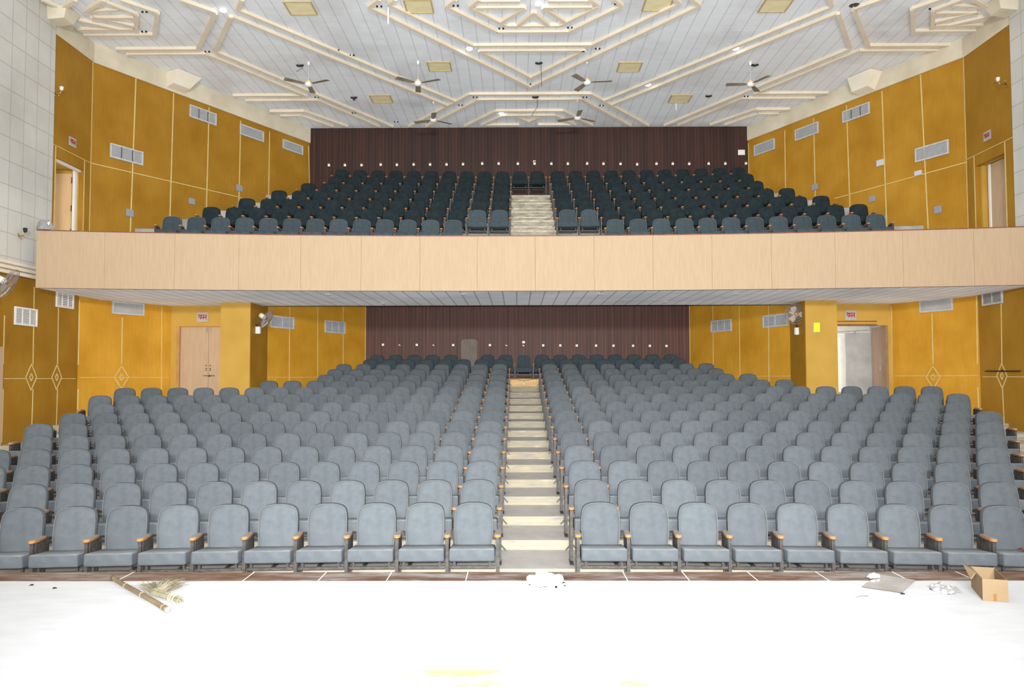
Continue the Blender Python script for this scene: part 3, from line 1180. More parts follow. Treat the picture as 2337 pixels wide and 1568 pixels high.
ORD = ['', 'first', 'second', 'third', 'fourth', 'fifth', 'sixth', 'seventh', 'eighth', 'ninth', 'tenth', 'eleventh', 'twelfth', 'thirteenth', 'fourteenth', 'fifteenth', 'sixteenth', 'seventeenth']
LEFT_N = [10, 12, 13, 14, 14, 15, 15, 15, 16, 16, 11, 9, 9, 9, 8]
RIGHT_N = [9, 10, 11, 12, 13, 14, 15, 15, 16, 16, 11, 10, 9, 9, 8]
seats = []       # (x, y, z, rz, label, group, end, dark, individually built)
for k in range(15):
    g = 'grey seats in the %s row of the stalls' % ORD[k + 1]
    rowname = 'front row of the stalls' if k == 0 else '%s row from the stage' % ORD[k + 1]
    for side, n in ((-1, LEFT_N[k]), (1, RIGHT_N[k])):
        for j in range(n):
            x0 = (-0.475 - PITCH_S * j) if side < 0 else (0.905 + PITCH_S * j)
            x, y, rz = seat_pose(x0, row_y[k], R_LOW)
            end = (side < 0 and j == 0) or (side > 0 and j == n - 1)
            where = '%s seat %s of the aisle' % (ORD[j + 1], 'left' if side < 0 else 'right')
            if j == 0:
                where = 'aisle seat left of the steps' if side < 0 else 'aisle seat right of the steps'
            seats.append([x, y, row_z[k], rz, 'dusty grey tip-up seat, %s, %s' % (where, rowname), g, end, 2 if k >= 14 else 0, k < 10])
# the last row runs unbroken across the head of the aisle
for j in range(-8, 9):
    x, y, rz = seat_pose(0.209 + 0.545 * j, row_y[15], R_LOW)
    if j == 0:
        seats.append([x, y, row_z[15], rz, 'dark grey seat in the last row standing above the centre steps', 'last row of the stalls', False, 2, True])
    elif j != -3:
        seats.append([x, y, row_z[15], rz, '', '', j == 8, 2, False])
# balcony: front row singly, four lighter seats beside its steps, the others in the mass
BAL_L = [15, 14, 13, 12, 11, 10.5, 10.5]
BAL_END_L = [-8.3, -7.8, -7.2, -6.72, -6.2, -6.0, -5.9]
BAL_END_R = [9.05, 8.7, 8.1, 7.55, 7.2, 7.05, 7.0]
for k in range(NB):
    xs_l, xs_r = [], []
    x0 = -0.43
    while x0 - HP > BAL_END_L[k] - 0.1:
        xs_l.append(x0)
        x0 -= PITCH_B
    x0 = 1.28
    while x0 + HP < BAL_END_R[k] + 0.1:
        xs_r.append(x0)
        x0 += PITCH_B
    for side, lst in ((-1, xs_l), (1, xs_r)):
        for j, x0 in enumerate(lst):
            if k == 0 and j < 2:
                continue
            x, y, rz = seat_pose(x0, by[k], R_BAL)
            end = (side < 0 and j == 0) or (side > 0 and j == len(lst) - 1)
            lit = k == 0 or (k == 1 and j < 2)  # seats in the lighter slate cloth
            sd = 'left' if side < 0 else 'right'
            if k == 0:
                lab = 'grey seat behind the balcony front, %s one %s of the balcony steps' % (ORD[j - 1], sd)
                g = 'front row of the balcony'
            elif lit:
                lab = 'grey second-row balcony seat, %s one %s of the balcony steps' % (ORD[j + 1], sd)
                g = 'light second-row balcony seats beside the steps'
            else:
                lab = g = ''
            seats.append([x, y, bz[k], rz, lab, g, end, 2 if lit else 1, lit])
    if k == NB - 1:
        for x0 in (0.1, 0.64):
            x, y, rz = seat_pose(x0, by[k], R_BAL)
            seats.append([x, y, bz[k], rz, '', '', x0 > 0.5, True, False])

n_single = 0
for x, y, zf, rz, lab, g, end, dark, single in seats:
    if single:
        make_seat(x, y, zf, rz, lab, g, end, dark)
        n_single += 1
    else:
        res_seat(x, y, zf, rz, dark, end)
print('SEATS', len(seats), 'single', n_single)
ro = RES.build('rear_seats', RMATS, smooth=False)
smooth_by_angle(ro, 35)
tag(ro, 'rows of dark upholstered seats filling the rear stalls and the upper balcony', 'seats', kind='stuff')

# one seat of the last row without upholstery: its bare back board stands up
x, y, rz = seat_pose(0.209 - 0.545 * 3, row_y[15], R_LOW)
st = thing('auditorium_seat', 'stripped seat with bare beige back board in the last row of the stalls', 'seat', (x, y, row_z[15]), rz)
mb = MB()
pro = [(-0.19, 0.50), (0.19, 0.50), (0.235, 0.78), (0.25, 1.05), (0.25, 1.33), (0.225, 1.385), (0.15, 1.41), (0, 1.42), (-0.15, 1.41), (-0.225, 1.385), (-0.25, 1.33), (-0.25, 1.05), (-0.235, 0.78)]
mb.loft([[Vector((px_, yy + (pz - 0.45) * 0.1, pz)) for px_, pz in pro] for yy in (-0.01, 0.03)])
bb = mb.build('back_board', PLYBACK, st)
mb = MB()
mb.box((-0.02, -0.03, 1.0), (0.02, -0.005, 1.06))
mb.box((-0.035, 0.0, 1.40), (0.035, 0.08, 1.47))
part('seat_cushion', ME_SEATM, st)
part('armrest', ME_ARM, st, (-HP, 0, 0))
part('side_frame', ME_FRAME, st, (-HP, 0, 0))
part('stretcher', ME_RAIL, st)

# skirting board closing the head of the aisle, with a step light and its flex
hx0, hx1 = -0.20, 0.64
hy = front_y[15] - sag(0.2, R_LOW) + 0.04
mb = MB()
mb.box((hx0, hy, row_z[15]), (hx1, hy + 0.03, row_z[15] + 0.225))
tag(mb.build('aisle_end_board', ORANGEPLY), 'orange plywood board closing the top of the centre steps', 'board')
sl = thing('step_light', 'small white step light on the orange board above the centre steps', 'light', (0.2, hy - 0.001, row_z[15] + 0.08))
mb = MB()
mb.lathe([(0.012, -0.05), (0.028, -0.04), (0.028, 0.04), (0.012, 0.05)], 10, M=Matrix.Translation((0, -0.03, 0)))
mb.build('lamp_body', WHITEP, sl, True)
mb = MB()
mb.tube([(0, -0.012, 0.05), (0, -0.012, 0.10), (-0.10, -0.012, 0.105), (-0.25, -0.012, 0.14), (-0.38, -0.012, 0.12)], 0.006, 5)
mb.tube([(0, -0.012, 0.10), (0.12, -0.012, 0.105), (0.27, -0.012, 0.14), (0.40, -0.012, 0.13)], 0.006, 5)
mb.build('flex', BLACKP, sl)

# ================================================================== WALL FITTINGS


def on_wall(P, quad):
    """centre, width, height of a fitting given its four corners in the photograph: tl, tr, br, bl"""
    q = [P.hit(*c) for c in quad]
    s0 = (P.s(q[0]) + P.s(q[3])) / 2
    s1 = (P.s(q[1]) + P.s(q[2])) / 2
    z1 = (q[0].z + q[1].z) / 2
    z0 = (q[2].z + q[3].z) / 2
    return P.pt((s0 + s1) / 2, (z0 + z1) / 2), abs(s1 - s0), abs(z1 - z0)


def vent(P, quad, label, n_slat=9, n_mul=2, group=None, blank=False, fm=VENT):
    c, w, h = on_wall(P, quad)
    r = thing('vent_grille', label, 'vent', c, P.rz, group)
    mb = MB()
    fw, d = 0.035, 0.03
    mb.box((-w / 2, -d, -h / 2), (w / 2, 0, -h / 2 + fw))
    mb.box((-w / 2, -d, h / 2 - fw), (w / 2, 0, h / 2))
    mb.box((-w / 2, -d, -h / 2 + fw), (-w / 2 + fw, 0, h / 2 - fw))
    mb.box((w / 2 - fw, -d, -h / 2 + fw), (w / 2, 0, h / 2 - fw))
    mb.build('frame', WHITEP if fm is WHITEP else VENT, r)
    mb = MB()
    mb.box((-w / 2 + fw, -0.006, -h / 2 + fw), (w / 2 - fw, -0.002, h / 2 - fw))
    mb.build('backing', GREYBOARD if blank else VENTD, r)
    if not blank:
        mb = MB()
        n = n_slat * 2 if P in (U_LB, U_RB) else n_slat
        for i in range(n):
            zc = -h / 2 + fw + (h - 2 * fw) * (i + 0.5) / n
            mb.bar((-w / 2 + fw, -0.016, zc), (w / 2 - fw, -0.016, zc), 0.004, (h - 2 * fw) / n * 0.55)
        mb.build('louvres', fm, r)
        if n_mul:
            mb = MB()
            for i in range(n_mul):
                xc = -w / 2 + w * (i + 1) / (n_mul + 1)
                mb.box((xc - 0.008, -0.027, -h / 2 + fw), (xc + 0.008, -0.008, h / 2 - fw))
            mb.build('mullion', WHITEP if fm is WHITEP else (STEEL if P in (U_LB, U_RB) else VENT), r)
    return r


G = 'air grilles on the balcony side walls'
vent(U_LB, [(250, 325), (326, 348), (325, 379), (251, 358)], 'grey air grille low on the left balcony wall nearest the open door', 10, 2, G)
vent(U_LB, [(432, 237), (493, 261), (493, 288), (432, 266)], 'grey air grille highest on the left balcony wall', 10, 2, G)
vent(U_LB, [(547, 281), (601, 302), (601, 326), (547, 305)], 'plain grey air grille second from the dark rear wall, left balcony wall', 14, 0, G)
vent(U_LB, [(645, 316), (691, 335), (690, 356), (645, 337)], 'grey air grille beside the dark rear wall, left balcony wall', 14, 0, G)
vent(U_RB, [(1721.5, 332), (1768.5, 316), (1768.5, 340), (1722, 357)], 'grey air grille beside the dark rear wall, right balcony wall', 14, 0, G)
vent(U_RB, [(1815, 297), (1868.5, 277), (1868.5, 303), (1815.5, 322.5)], 'grey air grille second from the dark rear wall, right balcony wall', 14, 0, G)
vent(U_RB, [(1923.5, 255), (1985.5, 232), (1985.5, 259), (1924, 282)], 'grey air grille highest on the right balcony wall', 10, 2, G)
vent(U_RB, [(2089, 340), (2166, 317.5), (2166, 348.5), (2090, 373)], 'grey air grille low on the right balcony wall nearest the door', 10, 0, G)
G = 'air grilles on the stalls walls'
vent(P_LA, [(32, 698), (83, 707), (83, 747), (32, 740)], 'white louvred grille below the wall fan at the left side wall', 13, 2, G, fm=WHITEP)
vent(P_LA, [(127, 665), (167, 672), (166, 706), (127, 700)], 'white grille with bare duct showing just under the balcony, left side wall', 7, 2, G, fm=WHITEP)
vent(P_LB, [(255, 686), (328, 694), (328, 722), (255, 715)], 'grey blanked grille against the soffit left of the closed double door', 9, 0, G, blank=True)
vent(P_LD, [(616, 720), (670, 724), (670, 751), (616, 748)], 'grey grille behind the left wall fan', 14, 1, G)
vent(P_LD, [(741, 731), (787, 735), (787, 762), (741, 759)], 'grey grille left of the dark rear wall of the stalls', 12, 2, G)
vent(P_RD, [(1623, 732), (1670, 728), (1670, 755), (1624, 759)], 'grey grille right of the dark rear wall of the stalls', 14, 2, G)
vent(P_RD, [(1742, 721), (1799, 714), (1799, 744), (1742, 748)], 'grey grille half hidden by the right wall fan', 9, 1, G)
vent(P_RB, [(2099, 686), (2175, 677), (2176, 708), (2100, 714)], 'grey blanked grille against the soffit right of the open door', 9, 0, G, blank=True)
vent(P_RA, [(2243, 667), (2289, 657), (2289, 691), (2243, 699)], 'dirty grille high on the right side wall under the balcony', 9, 1, G, fm=CONCRETE)


def plate(P, quad, label, m=PLATEG, name='wall_plate', cat='plate', group=None, d=0.03):
    c, w, h = on_wall(P, quad)
    r = MB()
    vs, fs = rbox(w, d, h, min(0.008, d / 3), 1)
    r.add([q + Vector((0, -d / 2, 0)) for q in vs], fs)
    return tag(r.build(name, m, None, loc=c, rz=P.rz), label, cat, group)


G = 'blue grey outlet plates low on the balcony walls'
for P, px, py, lab in ((U_LB, 295.5, 486, 'grey square plate lowest on the left balcony wall'), (U_LB, 437, 459.5, 'grey square plate in the middle of the left balcony wall'),
                       (U_LB, 545.5, 429.5, 'grey square plate on a batten of the left balcony wall'), (U_RB, 1860.5, 427, 'grey square plate on a batten of the right balcony wall'),
                       (U_RB, 1991, 454, 'grey square plate in the middle of the right balcony wall'), (U_RB, 2141.5, 478.5, 'grey square plate lowest on the right balcony wall')):
    e = 8.5 if px in (295.5, 2141.5) else 7.0
    sl_ = 3 if P is U_LB else -3
    plate(P, [(px - e, py - e - sl_ * 0.6), (px + e, py - e + sl_ * 0.6), (px + e, py + e + sl_ * 0.6), (px - e, py + e - sl_ * 0.6)], lab, PLATEG, group=G)
PALEP = mottled('pale_plate', (0.50, 0.52, 0.58), (0.56, 0.58, 0.63), ns=4)
plate(U_RB, [(2003, 367), (2018, 363), (2018, 377), (2003, 381)], 'pale square box beside a batten on the right balcony wall', PALEP, group='pale boxes on the right balcony wall', d=0.06)
plate(U_RB, [(2089, 391), (2105, 389), (2105, 399), (2090, 402)], 'pale tilted box under the large grille on the right balcony wall', PALEP, group='pale boxes on the right balcony wall', d=0.06)
plate(U_BK, [(1684, 342), (1700, 342), (1700, 354), (1684, 354)], 'white notice board at the right end of the dark balcony wall', WHITEP, 'notice_board', 'sign', d=0.02)
c, w, h = on_wall(P_RP, [(1856, 737), (1871, 736), (1871, 758.5), (1857, 759)])
nb = MB()
nb.box((-w / 2 - 0.015, -0.004, -h / 2), (w / 2, -0.001, h / 2 - 0.01), 0)
nb.box((-w / 2 + 0.01, -0.007, -h / 2 + 0.015), (w / 2, -0.004, h / 2), 1)
tag(nb.build('paper_notice', [SIGNW, NOTICE], loc=c, rz=0), 'fluorescent yellow paper notice on the right entrance pier', 'notice')

# white clips in a line across the two dark walls
G = 'white clips across the dark balcony wall'
upx = [80, 190, 317, 424, 535, 644, 753, 862, 989, 1098, 1225, 1336, 1447, 1556, 1684, 1792, 1905, 2015, 2143, 2251]
upy = [1096, 1096, 1093, 1094, 1092, 1092, 1092, 1090, 1086, 1086, 1087, 1086, 1087, 1087, 1086, 1087, 1088, 1091, 1087, 1087]
ups = [(751, 377.5)] + [(760 + a / 2.904, b_ / 2.904) for a, b_ in zip(upx, upy)] + [(1572.5, 374.5), (1617, 374), (1655, 374), (1702, 373.5)]
for i, (px, py) in enumerate(ups[1:] if False else ups):
    c = U_BK.hit(px, py)
    mb = MB()
    mb.box((-0.035, -0.03, -0.035), (0.035, 0, 0.035))
    mb.box((-0.03, -0.032, 0.035), (0.03, -0.01, 0.075), 1)
    tag(mb.build('wall_clip', [WHITEP, REDRAIL], loc=c), 'small white square clip on the dark balcony wall, %s from its left end' % (ORD[i + 1] if i < 17 else ['eighteenth', 'nineteenth', 'twentieth', 'twenty-first', 'twenty-second', 'twenty-third', 'twenty-fourth', 'twenty-fifth'][i - 17]), 'clip', G)
c = U_BK.hit(1219.5, 369)
mb = MB()
mb.box((-0.04, -0.03, -0.03), (0.04, 0, 0.03))
tag(mb.build('wall_clip', WHITEP, loc=c), 'reddish white clip set just above the line of clips, balcony wall centre', 'clip', G)
G = 'white clips across the dark stalls wall'
lox = [332, 443, 556, 668, 797, 1040, 1151, 1264, 1393, 1506, 1615, 1743, 1858, 1988, 2099, 2209]
for i, a in enumerate(lox):
    c = P_BK.hit(760 + a / 2.904, 500 + (833 + 8 * i / 15) / 2.904)
    mb = MB()
    if i in (1, 3, 6, 7):
        mb.add([(-0.03, -0.02, 0.03), (0.03, -0.02, -0.03), (0.03, 0, -0.03), (-0.03, 0, 0.03), (-0.03, -0.02, -0.02), (-0.03, 0, -0.02)], [(0, 4, 1), (3, 2, 5), (0, 1, 2, 3), (0, 3, 5, 4), (4, 5, 2, 1)])
        kind = 'broken white clip'
    else:
        mb.box((-0.034, -0.03, -0.034), (0.034, 0, 0.034))
        kind = 'small white square clip'
    tag(mb.build('wall_clip', WHITEP, loc=c), '%s on the dark stalls wall, %s from its left end' % (kind, ORD[i + 1]), 'clip', G)
c = P_BK.hit(1195, 781)
mb = MB()
mb.box((-0.04, -0.03, -0.035), (0.04, 0, 0.035))
tag(mb.build('wall_clip', WHITEP, loc=c), 'white clip above the line of clips at the centre of the stalls wall', 'clip', G)

# ---- exit signs: three Devanagari letters under a head line


def gaman(mb, w, h, y, mi, t=None):
    """strokes of the word on a plate: w wide, h high, centred on the origin"""
    t = t or w * 0.055

    def stroke(pts):
        for (x0, z0), (x1, z1) in zip(pts[:-1], pts[1:]):
            mb.bar((x0 * w, y, z0 * h), (x1 * w, y, z1 * h), t, 0.004, mi, up=Vector((0, 1, 0)))
    stroke([(-0.5, 0.40), (0.5, 0.40)])
    # ga
    stroke([(-0.42, 0.40), (-0.36, 0.40), (-0.36, 0.02), (-0.40, -0.12), (-0.47, -0.06)])
    stroke([(-0.22, 0.40), (-0.22, -0.45)])
    # ma
    stroke([(-0.10, 0.40), (-0.10, -0.02), (-0.15, -0.16), (-0.07, -0.22), (-0.02, -0.10), (0.12, -0.10)])
    stroke([(0.12, 0.40), (0.12, -0.45)])
    # na
    stroke([(0.42, 0.40), (0.42, -0.45)])
    stroke([(0.42, 0.06), (0.26, 0.06), (0.20, -0.04), (0.25, -0.14), (0.31, -0.08)])


def exit_sign(P, quad, label, k=0.78):
    c, w, h = on_wall(P, quad)
    r = thing('exit_sign', label, 'sign', c, P.rz, 'exit signs over the doors')
    mb = MB()
    mb.box((-w / 2, -0.015, -h / 2), (w / 2, 0, h / 2))
    mb.build('sign_plate', SIGNW, r)
    mb = MB()
    gaman(mb, w * k, h * 0.56, -0.018, 0, h * 0.07)
    mb.build('lettering', SIGNR, r)
    return r


exit_sign(P_LC, [(449.5, 713.5), (475.5, 713), (475.5, 734.5), (450, 735)], 'grey sign with red letters over the closed double door', 0.78)
exit_sign(P_RC, [(1928, 709), (1954, 708), (1954, 730), (1928, 731)], 'grey sign with red letters over the open stalls doorway', 0.78)
exit_sign(U_LA, [(157, 310.5), (173, 318), (172, 338.5), (157.5, 331)], 'small sign over the left balcony doorway', 0.78)
exit_sign(U_RA, [(2244.5, 304), (2260.5, 296), (2262.5, 316), (2247, 324)], 'small sign over the right balcony doorway', 0.78)

# ---- doors
dl = thing('double_door', 'closed beige double door between the yellow wall and the left pier', 'door', ((dl0 + dl1) / 2, 19.80, row_z[10]))
W2 = (dl1 - dl0) / 2
hd = dtop - row_z[10]
hm = []
for sx_ in (-1, 1):
    mb = MB()
    a, b_ = (-W2 + 0.003, -0.004) if sx_ < 0 else (0.004, W2 - 0.003)
    mb.box((a, 0.0, 0.0), (b_, 0.04, hd - 0.02))
    lf = mb.build('door_leaf', SALMON, dl)
    mb = MB()
    for zz in (-1.0, -1.075, -1.12):
        mb.box((sx_ * 0.05 - 0.012, -0.015, hd + zz - 0.012), (sx_ * 0.05 + 0.012, 0, hd + zz + 0.012))
    mb.build('handle_fixing', BLACKP, lf)
    mb = MB()
    mb.box((sx_ * 0.05 - 0.008, -0.02, hd - 0.16), (sx_ * 0.05 + 0.008, 0, hd - 0.03))
    mb.build('tower_bolt', DULLSTEEL, lf)
mb = MB()
mb.box((-0.12, -0.02, hd - 1.265), (0.17, 0, hd - 1.25))
mb.box((0.02, -0.03, hd - 1.285), (0.05, 0, hd - 1.24))
mb.build('door_bolt', STEEL, dl)
mb = MB()
mb.box((-W2 - 0.075, -0.055, 0), (-W2 - 0.002, 0.1, hd))
mb.box((-W2 - 0.075, -0.02, hd - 0.018), (W2, 0.02, hd))
mb.build('door_frame', mottled('door_frame_brown', (0.42, 0.22, 0.07), (0.52, 0.28, 0.09), ns=3), dl)

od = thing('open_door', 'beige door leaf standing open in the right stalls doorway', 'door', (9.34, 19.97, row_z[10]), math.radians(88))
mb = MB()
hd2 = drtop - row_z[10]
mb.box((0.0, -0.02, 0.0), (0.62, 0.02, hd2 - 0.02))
dlf = mb.build('door_leaf', mottled('shaded_pink_laminate', (0.29, 0.20, 0.145), (0.34, 0.24, 0.175), scale=(4, 4, .6), ns=3), od)  # darker copy of the door laminate, shade on the leaf put into its colour
mb = MB()
mb.box((0.08, 0.02, hd2 - 1.15), (0.11, 0.05, hd2 - 1.0))
mb.build('handle', DULLSTEEL, dlf)
mb = MB()
mb.box((9.30, 19.72, row_z[10]), (9.36, 19.96, drtop))
tag(mb.build('door_jamb', mottled('door_jamb_brown', (0.25, 0.165, 0.10), (0.30, 0.20, 0.125), ns=3)), 'pale jamb at the hinge side of the open stalls door', 'door frame', kind='structure')

# grey board leaning in the lobby behind the open door
ga, gb = at_y(1928, 760, 20.7), at_y(2000, 757, 20.7)
mb = MB()
mb.box((ga.x, 20.68, row_z[11]), (gb.x, 20.72, ga.z))
tag(mb.build('grey_board', GREYBOARD), 'tall grey board standing in the lobby behind the open door', 'board')
mb = MB()
mb.bar((8.4, 20.6, ga.z + 0.02), (9.25, 20.55, ga.z + 0.07), 0.02, 0.02)
mb.lathe([(0.01, 0), (0.03, 0.02), (0.02, 0.07)], 8, M=Matrix.Translation((8.9, 20.58, ga.z - 0.02)))
tag(mb.build('conduit', DULLSTEEL), 'thin grey conduit across the top of the grey board in the lobby', 'pipe')

# balcony doorways
bd = thing('balcony_door', 'beige door leaf standing open in the left balcony doorway', 'door', (-10.0, 17.70, 5.1), 0)
mb = MB()
mb.box((-0.80, 0.03, 0.06), (-0.235, 0.07, 1.93))
lf = mb.build('door_leaf', mottled('pale_door_laminate', (0.62, 0.41, 0.205), (0.67, 0.455, 0.245), scale=(4, 4, .5), ns=3), bd)
mb = MB()
mb.box((-0.13, -0.9, 1.97), (-0.06, 0.09, 2.02))
mb.box((-0.20, 0.0, 0.06), (-0.14, 0.09, 2.0))
mb.build('door_frame', LOBBYWALL, bd)
for zz in (0.5, 1.05, 1.7):
    mb = MB()
    mb.box((-0.24, 0.015, zz), (-0.205, 0.03, zz + 0.14))
    mb.build('hinge', STEEL, lf)
mb = MB()
mb.box((-11.0, 17.80, 5.1), (-10.12, 17.87, 7.12))
mb.box((-11.0, 16.4, 5.1), (-10.9, 17.8, 7.12))
mb.box((-11.0, 16.4, 7.12), (-10.1, 17.85, 7.2))
struct(mb.build('wall_left_reveal', YEL2))
bd = thing('balcony_door', 'pinkish brown closed door in the right balcony doorway', 'door', (10.70, 17.20, 5.1), math.radians(-90))
mb = MB()
mb.box((-0.30, 0.0, 0.06), (0.55, 0.04, 2.0))
dd = mb.build('door_leaf', SALMON, bd)
mb = MB()
mb.box((0.40, -0.03, 0.85), (0.43, 0, 1.05))
mb.build('handle', DULLSTEEL, dd)
mb = MB()
mb.box((-0.37, -0.02, 0.06), (-0.30, 0.05, 2.0))
mb.build('door_frame', WHITEP, bd)
mb = MB()
mb.box((10.62, 17.70, 5.1), (11.2, 17.80, 7.12))
mb.box((10.62, 16.5, 7.12), (11.2, 17.8, 7.2))
mb.box((10.78, 16.5, 5.1), (10.9, 17.8, 7.12))
struct(mb.build('wall_right_reveal', YEL2))

# dark rod fixed across the right side wall
a, b_ = P_RA.hit(2252, 847), P_RA.hit(2332, 847)
mb = MB()
mb.tube([(XR - 0.03, a.y, a.z), (XR - 0.03, b_.y, b_.z)], 0.014, 8)
mb.box((XR - 0.04, (a.y + b_.y) / 2 - 0.02, a.z - 0.02), (XR, (a.y + b_.y) / 2 + 0.02, a.z + 0.02))
tag(mb.build('wall_rail', BLACKP), 'thin black rail across the diamond on the right side wall', 'rail')


# ---- wall lamps (brass brackets)
def bracket(P, px, py, label, shade=True, dark=False):
    c = P.hit(px, py)
    r = thing('wall_lamp', label, 'lamp', c, P.rz, 'brass wall lamps on the side walls')
    mb = MB()
    mb.box((-0.05, -0.02, -0.08), (0.05, 0, 0.08))
    mb.build('back_plate', BRASS, r)
    mb = MB()
    mb.tube([(0, -0.02, 0.02), (0, -0.07, -0.03), (0, -0.14, -0.02), (0, -0.17, 0.05)], 0.014, 7)
    mb.tube([(0, -0.02, -0.02), (0.03, -0.08, -0.09), (0.0, -0.12, -0.05)], 0.010, 6)
    mb.build('arm', BRASS, r, True)
    mb = MB()
    mb.lathe([(0.018, 0.04), (0.034, 0.055), (0.042, 0.12), (0.028, 0.13)], 12, M=Matrix.Translation((0, -0.17, 0)))
    mb.build('lamp_shade', BLACKP if dark else WHITEP, r, True)
    return r


bracket(U_LA, 122.5, 211, 'brass wall lamp with white shade at the corner above the left balcony door')
bracket(P_LA, 38, 535, 'brass wall hook lamp with a dark shade on the left tiled wall', dark=True)
bracket(U_RA, 2296, 190, 'brass wall lamp high beside the right tiled wall')


# ---- wall fans
def wall_fan(loc, aim, label, r_cage=0.245, box_off=(0.0, 0.0, -0.38)):
    """loc: where the bracket meets the wall; aim: direction the fan blows"""
    t = thing('wall_fan', label, 'fan', loc, 0, 'oscillating wall fans')
    aim = Vector(aim).normalized()
    q = aim.to_track_quat('Z', 'Y').to_matrix().to_4x4()
    hub = Vector((0, 0, 0)) + aim * 0.30 + Vector((0, 0, 0.12))
    M = Matrix.Translation(hub) @ q
    mb = MB()
    mb.lathe([(0.03, -0.20), (0.062, -0.18), (0.066, -0.06), (0.045, -0.03)], 14, M=M)
    mb.build('motor', WHITEP, t, True)
    mb = MB()
    for rr, zz in ((r_cage, 0.03), (r_cage * 0.75, 0.06), (r_cage * 0.5, 0.075), (r_cage * 0.28, 0.08), (r_cage * 0.97, 0.0), (r_cage * 0.7, -0.03)):
        mb.tube([M @ Vector((rr * math.cos(a), rr * math.sin(a), zz)) for a in [2 * math.pi * i / 28 for i in range(28)]], 0.006 if rr == r_cage else 0.003, 4, closed=True)
    for i in range(36):
        a = 2 * math.pi * i / 36
        ca, sa = math.cos(a), math.sin(a)
        mb.tube([M @ Vector((0.05 * ca, 0.05 * sa, 0.083)), M @ Vector((r_cage * 0.6 * ca, r_cage * 0.6 * sa, 0.07)), M @ Vector((r_cage * ca, r_cage * sa, 0.03)), M @ Vector((r_cage * 0.7 * ca, r_cage * 0.7 * sa, -0.03)), M @ Vector((0.06 * ca, 0.06 * sa, -0.035))], 0.0024, 3, cap=False)
    mb.build('cage', WIRE, t)
    mb = MB()
    mb.lathe([(0.01, 0.078), (0.048, 0.08), (0.044, 0.092), (0.01, 0.096)], 14, M=M)
    mb.build('badge', WOODARM, t, True)
    mb = MB()
    for i in range(3):
        a0 = 2 * math.pi * i / 3
        pts = []
        for k_, (rr, da) in enumerate(((0.04, -0.3), (0.13, -0.62), (0.21, -0.5), (0.215, 0.15), (0.13, 0.42), (0.04, 0.4))):
            pts.append(Vector((rr * math.cos(a0 + da), rr * math.sin(a0 + da), 0.018 + 0.02 * da)))
        top = [M @ p_ for p_ in pts]
        bot = [M @ (p_ - Vector((0, 0, 0.004))) for p_ in pts]
        mb.loft([bot, top])
    mb.build('blades', mottled('fan_plastic', (0.42, 0.40, 0.37), (0.48, 0.46, 0.42), ns=4), t)
    mb = MB()
    mb.tube([(0, 0, -0.20), tuple(aim * 0.10 + Vector((0, 0, -0.12))), tuple(M @ Vector((0, 0, -0.10)))], 0.018, 8)
    mb.build('bracket', STEEL, t, True)
    mb = MB()
    b_ = aim * 0.04 + Vector(box_off)
    vs, fs = rbox(0.11, 0.11, 0.18, 0.012, 2)
    mb.add([v_ + b_ for v_ in vs], fs)
    mb.build('regulator_box', WHITEP, t)
    return t


wall_fan((-6.47, 19.3, 3.82), (0.85, -0.05, -0.50), 'wall fan on the left pier turned away to the right, beside the grey grille', box_off=(0.02, 0.0, -0.30))
wall_fan((6.93, 19.35, 3.72), (-0.35, -0.92, 0.02), 'wall fan on the right pier facing the stage', box_off=(0.0, -0.03, -0.28))
wall_fan((XL + 0.13, 14.55, 4.14), (0.85, 0.25, -0.47), 'wall fan under the mouldings of the left side wall, cut by the picture edge', r_cage=0.30, box_off=(0, 0, -0.26))

# ================================================================== CEILING FITTINGS


def ceiling_fan(px, py, ang, label):
    zh = CEIL - 0.55
    c = at_z(px, py, zh)
    t = thing('ceiling_fan', label, 'fan', (c.x, c.y, CEIL), 0, 'ceiling fans')
    mb = MB()
    mb.lathe([(0.012, -0.10), (0.035, -0.06), (0.042, -0.002)], 14)
    mb.build('canopy', WHITEP, t, True)
    mb = MB()
    mb.tube([(0, 0, -0.08), (0, 0, -0.50)], 0.007, 8)
    mb.build('down_rod', VENT, t)
    mb = MB()
    mb.lathe([(0.03, -0.64), (0.075, -0.625), (0.092, -0.58), (0.088, -0.545), (0.05, -0.52), (0.025, -0.47)], 18)
    mb.build('motor', WHITEP, t, True)
    mb = MB()
    mb.lathe([(0.03, -0.52), (0.06, -0.505), (0.028, -0.46)], 14)
    mb.build('motor_collar', ORANGEPLY, t, True)
    for i in range(3):
        a = math.radians(ang + 120 * i)
        M = Matrix.Rotation(a, 4, 'Z') @ Matrix.Translation((0, 0, -0.57)) @ Matrix.Rotation(math.radians(9), 4, 'X')
        mb = MB()
        out = [(0.10, -0.035), (0.20, -0.065), (0.60, -0.078), (0.615, -0.06), (0.615, 0.06), (0.60, 0.07), (0.20, 0.055), (0.10, 0.03)]
        mb.loft([[M @ Vector((x, y, -0.004)) for x, y in out], [M @ Vector((x, y, 0.004)) for x, y in out]])
        mb.build('blade', FANBROWN, t)
    return t


ceiling_fan(704, 190, 95, 'ceiling fan at the left end of the nearer row of fans')
ceiling_fan(954, 188, 97, 'ceiling fan second from the left in the nearer row')
ceiling_fan(1340, 186, 113, 'ceiling fan third from the left in the nearer row')
ceiling_fan(1713, 190, 58, 'ceiling fan at the right end of the nearer row of fans')
ceiling_fan(989, 272, 38, 'left ceiling fan of the rear pair near the dark wall')
ceiling_fan(1318, 267, 33, 'right ceiling fan of the rear pair near the dark wall')

